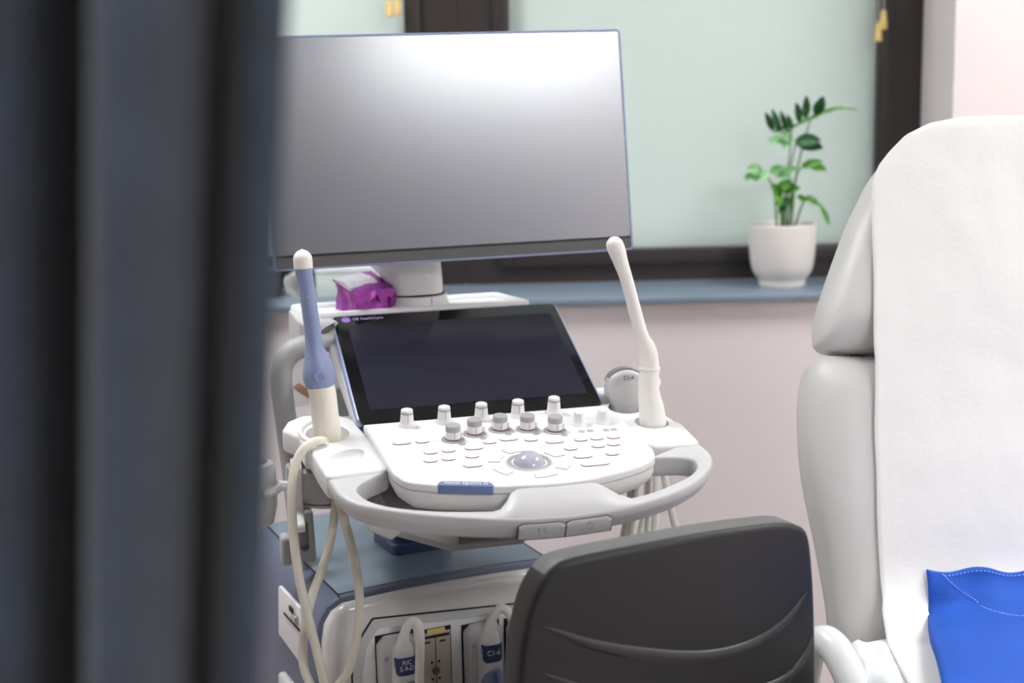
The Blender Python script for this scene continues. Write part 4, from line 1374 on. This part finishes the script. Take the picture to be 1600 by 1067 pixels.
# clear protective film drawn over the seat corner by the armrest
bm = NB()
rows = []
for i in range(15):
    t = i / 14
    y = -.024 - .20 * t
    row = []
    for k in range(11):
        s = k / 10
        x = -.272 + .062 * s
        z = SEAT_Z + .008 + .0022 * math.sin(9 * s + 6 * t) + .0025 * noise.noise(Vector((x * 70, y * 70, 0))) - .018 * max(0, .25 - s) * 4
        row.append(Vector((x, y, z)))
    rows.append(row + [p - Vector((0, 0, .004)) for p in row[::-1]])
add_rings(bm, rows)
finish('seat_film', bm, 'film', X0, 60)
arm_p = [(.376, 1.785, .50), (.377, 1.780, .58), (.380, 1.772, .640), (.3830, 1.765, .6690), (.3890, 1.755, .6830), (.3974, 1.745, .6890), (.4060, 1.730, .6850), (.4140, 1.710, .6720), (.4210, 1.685, .6500), (.4260, 1.650, .6150), (.428, 1.60, .55), (.428, 1.57, .48)]
bm = NB()
tube(bm, [Vector(p) - off for p in catmull(arm_p, 5)], .0185, 14, flat=1.15)
armr = finish('armrest', bm, 'arm_white', X0, 60)
bm = NB()
slab(bm, rr(.50, .55, .05, 5, 0, -.30), .47, .60, .02); finish('seat_frame', bm, 'plastic_grey', X0)
bm = NB(); slab(bm, rr(.26, .34, .05, 5, 0, -.28), .06, .48, .02); finish('pedestal', bm, 'plastic_white', X0)
bm = NB(); slab(bm, rr(.52, .80, .08, 6, 0, -.30), .0, .065, .02); finish('base_plate', bm, 'plastic_grey', X0)
bm = NB(); rbox(bm, (0, .14, .66), (.10, .05, .36), .012, fr=lambda u, v, w: Vector((u, v - .0 + (w - .66) * .36, w))); finish('back_hinge', bm, 'plastic_dark', X0)

# ---- white paper sheet over the back and seat
SH = empty('paper_sheet', (BO.x, BO.y, SEAT_Z))
tag(SH, 'white disposable sheet draped over the examination chair back and seat', 'sheet')
soff = Vector((BO.x, BO.y, SEAT_Z))
edge = [(-.12, -.2190), (-.0512, -.2174), (.0383, -.2185), (.0636, -.2135), (.1318, -.2128), (.2619, -.2084), (.4041, -.2007), (.5316, -.1931), (.6320, -.1874), (.80, -.187)]
def edge_u(v):
    for k in range(len(edge) - 1):
        if edge[k][0] <= v <= edge[k + 1][0]:
            q = (v - edge[k][0]) / (edge[k + 1][0] - edge[k][0])
            q = q * q * (3 - 2 * q)
            return edge[k][1] + (edge[k + 1][1] - edge[k][1]) * q
    return edge[0][1] if v < edge[0][0] else edge[-1][1]
arch = [(-.2000, .600), (-.1900, .632), (-.1780, .660), (-.1600, .682), (-.1350, .706), (-.1000, .7225), (-.0549, .7305), (0, .7315)]
def arch_v(u):
    u = -abs(u)
    for k in range(len(arch) - 1):
        if arch[k][0] <= u <= arch[k + 1][0]:
            q = (u - arch[k][0]) / (arch[k + 1][0] - arch[k][0])
            return arch[k][1] + (arch[k + 1][1] - arch[k][1]) * q
    return arch[0][1]
def sheet_pt(i, nu, t):
    """t runs from the front of the seat (0) up the back to the arch and over it (1)"""
    s = -1 + 2 * i / nu
    if t < .22:                                        # on the seat
        q = t / .22
        y = -.50 + q * .465
        u = s * (.219 + .030 * (1 - q))
        z = SEAT_Z + .0105 + .0020 * noise.noise(Vector((u * 12, y * 12, 3)))
        return Vector((BO.x + u, BO.y + y, z))
    if t < .88:
        q = (t - .22) / .66
        v0 = .038
        s_edge = edge_u(v0 + q * .58)
        u = s * abs(s_edge)
        v = v0 + q * (arch_v(u) - v0)
        w = .0045 + .0022 * noise.noise(Vector((u * 9 + 2, v * 7, 1))) + .0012 * noise.noise(Vector((u * 30, v * 22, 5)))
        w += .020 * max(0, 1 - q * 9) ** 2
        return BFW(u, v, w)
    q = (t - .88) / .12
    u = s * abs(edge_u(.618))
    a = q * PI * .55
    v = arch_v(u)
    return BFW(u * (1 - .10 * q), v + .006 * math.sin(a) - .012 * abs(s) ** 4 * q, .0045 - .075 * q - .008 * (1 - math.cos(a)))
nu, nt = 60, 110
bm = NB()
grid = [[bm.verts.new(sheet_pt(i, nu, k / nt) - soff) for i in range(nu + 1)] for k in range(nt + 1)]
for k in range(nt):
    for i in range(nu):
        bm.faces.new((grid[k][i], grid[k][i + 1], grid[k + 1][i + 1], grid[k + 1][i]))
sheet = finish('sheet_cloth', bm, 'sheet_white', SH, 80)
md = sheet.modifiers.new('thickness', 'SOLIDIFY'); md.thickness = .0012; md.offset = 0

# ---- folded blue gown lying against the back
G = empty('blue_gown', (BO.x, BO.y - .05, SEAT_Z + .02))
tag(G, 'vivid blue folded gown with stitched hem on the white sheet', 'gown')
goff = Vector((BO.x, BO.y - .05, SEAT_Z + .02))
gl = [(0.0, -.150), (-.058, -.1675), (-.122, -.183), (-.251, -.207), (-.40, -.225)]
def gleft(y):
    for k in range(len(gl) - 1):
        if gl[k + 1][0] <= y <= gl[k][0]:
            q = (gl[k][0] - y) / (gl[k][0] - gl[k + 1][0])
            return gl[k][1] + (gl[k + 1][1] - gl[k][1]) * q
    return gl[0][1]
def gown_pt(s, t):
    """t = 0 at the upper hem on the back cushion, 1 out on the seat; s across from the left edge"""
    q = min(1, t / .28)
    r_ = max(0, (t - .28) / .72)
    y = -.0124 - .30 * r_
    lf = gleft(y) + .0015 * (1 - q)
    u = lf + (.20 - lf) * s
    edge = min(1, s * 14)
    bulge = .007 * noise.noise(Vector((u * 14, t * 5, 2))) + .004 * math.sin(u * 34 + t * 7) + .010 * math.exp(-((s - .22) / .05) ** 2) * (1 - t)
    w = .010 + .022 * q * (.35 + .65 * edge) + bulge * (.3 + .7 * edge)
    top = (.004 * math.sin(u * 70 + 1.2) - .010 * s) * (1 - q)
    p = BFW(u, .096 - .045 * q + top, w)
    if r_ > 0:
        p0 = BFW(u, .051, w)
        p = Vector((p0.x, p0.y - .30 * r_, max(SEAT_Z + .016, p0.z - .020 * r_ * edge - .012 * (1 - edge) + .004 * math.sin(r_ * 9 + u * 20))))
    return p - goff
bm = NB()
nu, nt = 48, 36
grid = [[bm.verts.new(gown_pt(i / nu, k / nt)) for i in range(nu + 1)] for k in range(nt + 1)]
for k in range(nt):
    for i in range(nu):
        bm.faces.new((grid[k][i], grid[k][i + 1], grid[k + 1][i + 1], grid[k + 1][i]))
gw = finish('gown_cloth', bm, 'gown_blue', G, 80)
md = gw.modifiers.new('thickness', 'SOLIDIFY'); md.thickness = .005; md.offset = 0
# dashed seam: down from the left corner, then along the fold
path = [(.055, .03), (.085, .12), (.13, .22), (.18, .30), (.24, .36), (.30, .40), (.38, .42), (.50, .43), (.64, .42)]
pp = catmull([(a, b, 0) for a, b in path], 14)
bm = NB()
pts = [gown_pt(p.x, p.y) + Vector((0, -.0020, .0036)) for p in pp]
for k in range(0, len(pts) - 2, 2):
    tube(bm, [pts[k], pts[k].lerp(pts[k + 1], .95)], .0007, 5)
pts = [gown_pt(.06 + .9 * k / 120, .045) + Vector((0, -.0020, .0036)) for k in range(121)]
for k in range(0, 119, 2):
    tube(bm, [pts[k], pts[k].lerp(pts[k + 1], .95)], .0006, 5)
finish('stitching', bm, 'stitch', G)

# ================================================================== curtain close to the camera, on a ceiling rail
CU = empty('privacy_curtain', (-.70, .62, .08))
tag(CU, 'dark navy fabric curtain hanging in folds close to the camera', 'curtain')
coff = Vector((-.70, .62, .08))
CT = 2.46
def curtain_pt(s, z):
    # s = length along the cloth; folds deepen and drift a little towards the floor
    x = -1.55 + s * 1.45
    d = x + .100
    ph = 2 * PI * (x + .162) / .060
    lean = .092 * (z - 1.44) if z < 1.9 else .0423
    amp = .050 * (1 - .45 * max(0, min(1, (x + .15) / .05)))
    y = .625 - amp * math.cos(ph + .3 * math.sin(5 * x)) - .006 * math.cos(.5 * ph + 1.0 + .5 * math.sin(z * 2)) + .02 * max(0, min(1, (x + .15) / .05))
    x2 = x + .0050 + .007 * math.sin(ph + .4) + lean * max(0, 1 + d / .6) * (1 if d > -.6 else 0)
    return Vector((x2, y, z)) - coff
bm = NB()
nu, nz = 420, 40
grid = [[bm.verts.new(curtain_pt(i / nu, .08 + (CT - .08) * k / nz)) for i in range(nu + 1)] for k in range(nz + 1)]
for k in range(nz):
    for i in range(nu):
        bm.faces.new((grid[k][i], grid[k][i + 1], grid[k + 1][i + 1], grid[k + 1][i]))
cu = finish('curtain_cloth', bm, 'curtain', CU, 80)
md = cu.modifiers.new('thickness', 'SOLIDIFY'); md.thickness = .0025; md.offset = 0
bm = NB(); rbox(bm, (-1.05, .62, ZC - .03), (2.4, .03, .028), .004)
rail = finish('curtain_rail', bm, 'steel_rail')
tag(rail, 'straight metal curtain rail under the ceiling above the curtain', 'curtain rail')
for k in range(12):
    p = curtain_pt((k + .5) / 12, CT)
    bm = NB(); tube(bm, [p + Vector((0, 0, -.02)), Vector((p.x, 0, CT + .02 - coff.z)), Vector((p.x, 0, ZC - .045 - coff.z))], .0025, 6)
    finish('curtain_hook', bm, 'steel_rail', CU)
